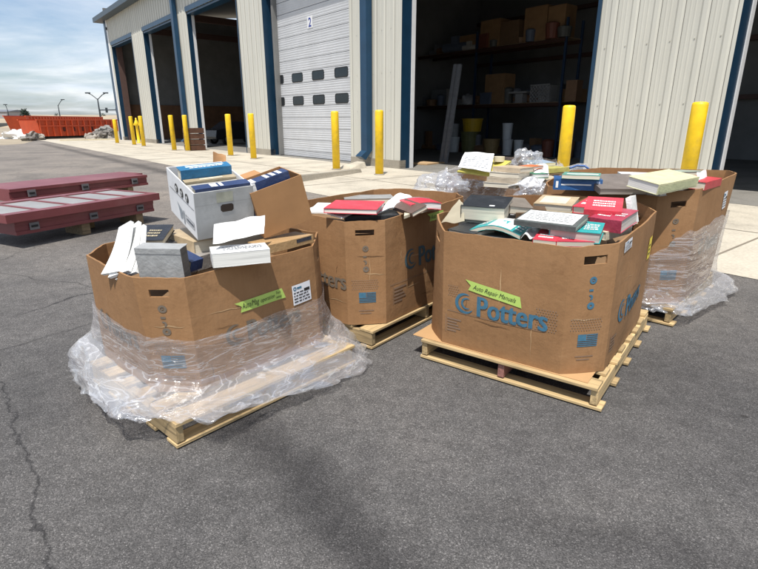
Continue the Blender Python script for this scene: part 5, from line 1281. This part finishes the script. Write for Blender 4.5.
MB().grid(lambda u_, v_: lump(u_, v_, 1.5, 1.0, .85, 7.7, .55), 40, 14).build('tarp', M['paper'], t)
t = empty('timber_offcut', 'pale timber plank lying on the dirt in front of the nearer container', 'plank', at(60, 141, 0), .65); MB().box(0, 4.5, 0, .3, 0, .12).build('plank', M['cream'], t)
p = at(-14, 128, 0); q_ = at(19, 126.8, 0); d = (q_ - p)
t = empty('retaining_wall', 'long low grey green wall far off at the left edge', 'wall', (p.x, p.y, 0), math.atan2(d.y, d.x)); MB().box(0, d.length, 0, .5, 0, .95).build('wall_body', mat('wall_grey_green', (.16, .18, .17), .8), t); MB().box(-.02, d.length + .02, -.06, .56, .951, 1.1).build('coping', mat('coping_grey', (.3, .31, .31), .8), t)
# lamps and signal
def far(px, py, Y): return at_dist(px, py, Y)
dk_ = mat('dark_pole', (.03, .04, .05), .6)
def lamp(label, px, ptop, Y, arms, armpx, drop=2.0):
    top = far(px, ptop, Y); base = Vector((top.x, top.y, 0)); sc_ = Y / F * 1.05
    t = empty('street_lamp', label, 'street lamp', base)
    MB().tube([(0, 0, 0), (0, 0, top.z)], [.22, .12], 8).build('pole', dk_, t)
    for a in arms:
        MB().tube([(0, 0, top.z - .2), (a * armpx * sc_ * .6, 0, top.z + 3.2 * sc_), (a * armpx * sc_, 0, top.z + 4.6 * sc_)], .09, 6).build('arm', dk_, t)
        MB().box(a * armpx * sc_ - .5, a * armpx * sc_ + .5, -.2, .2, top.z + 4.6 * sc_ - .1, top.z + 4.6 * sc_ + .15).build('lamp_head', dk_, t)
    return t
lamp('tall double armed street lamp behind the orange containers beside the warehouse', 97.5, 98.5, 120, (-1, 1), 8)
lamp('single armed street lamp left of the double armed one', 58, 105, 170, (1,), 5)
lamp('short distant lamp pole at the far left beside the grey hall', 7.5, 110, 170, (-1,), 1)
tp = far(99.5, 110, 121); t = empty('traffic_signal', 'traffic signal mast arm reaching right from behind the containers', 'traffic signal', (tp.x, tp.y, 0))
MB().tube([(0, 0, 0), (0, 0, tp.z + .2)], .18, 8).build('pole', dk_, t); MB().tube([(0, 0, tp.z), (4.2, 0, tp.z + .05)], .11, 8).build('mast_arm', dk_, t)
MB().box(1.4, 1.75, -.2, .2, tp.z - .55, tp.z + .5).build('signal_head', dk_, t); MB().box(3.7, 4.05, -.2, .2, tp.z - .55, tp.z + .5).build('signal_head', dk_, t)
# trees
leaf = [mat('leaf_dark', (.018, .035, .022), .9, .3, 3), mat('leaf_mid', (.035, .06, .03), .9, .3, 3)]
def tree(label, px, ptop, pbot, Y, rw, n=420, leafm=0):
    top = far(px, ptop, Y).z; bz = far(px, pbot, Y).z; x = far(px, ptop, Y).x
    t = empty('broadleaf_tree', label, 'tree', (x, Y, bz - 2.2))
    hh = top - bz + 2.2
    MB().tube([(0, 0, 0), (.1, 0, hh * .4), (0, .1, hh * .75)], [.25, .18, .06], 7).build('trunk', M['woodg'], t)
    b = MB(); random.seed(int(px * 7))
    for k in range(n):
        th = random.random() * 6.283; ph = math.acos(random.uniform(-1, 1)); rr_ = random.random() ** .4
        dv = Vector((math.sin(ph) * math.cos(th), math.sin(ph) * math.sin(th), math.cos(ph)))
        rr_ *= 1 + .45 * noise.noise(dv * 2.2 + Vector((px, 0, 0)))
        c = Vector((dv.x * rw * rr_, dv.y * rw * rr_, hh * .62 + dv.z * hh * .36 * rr_))
        a = Vector((random.gauss(0, 1), random.gauss(0, 1), random.gauss(0, 1))).normalized() * rw * .16; e = a.orthogonal().normalized() * rw * .12
        b.add([c - a - e, c + a - e * .3, c + a * .4 + e, c - a * .7 + e * .8], [(0, 1, 2, 3)])
    b.build('crown', leaf[leafm], t)
tree('dark round tree above the left end of the orange containers', 24, 108.5, 115, 170, 1.25)
tree('small bushy tree left of the dark round tree', 12.5, 113, 116, 200, .8, 200, 1)
tree('small bushy tree between the grey hall and the round tree', 16, 113.2, 116, 205, .7, 200, 0)
tree('tiny distant tree above the middle of the farther container', 56, 112.6, 116, 230, .9, 160, 0)
tree('tiny distant tree right of the double armed street lamp', 103, 112.8, 116, 230, 1.0, 160, 1)
# far hall
p = far(-12, 113, 190); q_ = far(6.5, 113, 190); zt = far(0, 110.5, 190).z; zg = far(0, 117, 190).z
t = empty('distant_hall', 'long low grey hall on the horizon at the far left', 'building', (p.x, 190, zg - 1)); w = q_.x - p.x
MB().box(0, w, 0, 12, 0, zt - zg + .6).build('wall', mat('hall_wall', (.3, .29, .29), .8), t)
MB().add([(-.2, -.3, zt - zg + .61), (w + .2, -.3, zt - zg + .61), (w + .2, 12.3, zt - zg + .61), (-.2, 12.3, zt - zg + .61), (-.2, 6, zt - zg + 1.4), (w + .2, 6, zt - zg + 1.4)], [(0, 1, 5, 4), (3, 4, 5, 2), (0, 4, 3), (1, 2, 5)]).build('roof', mat('hall_roof', (.15, .16, .18), .7), t)
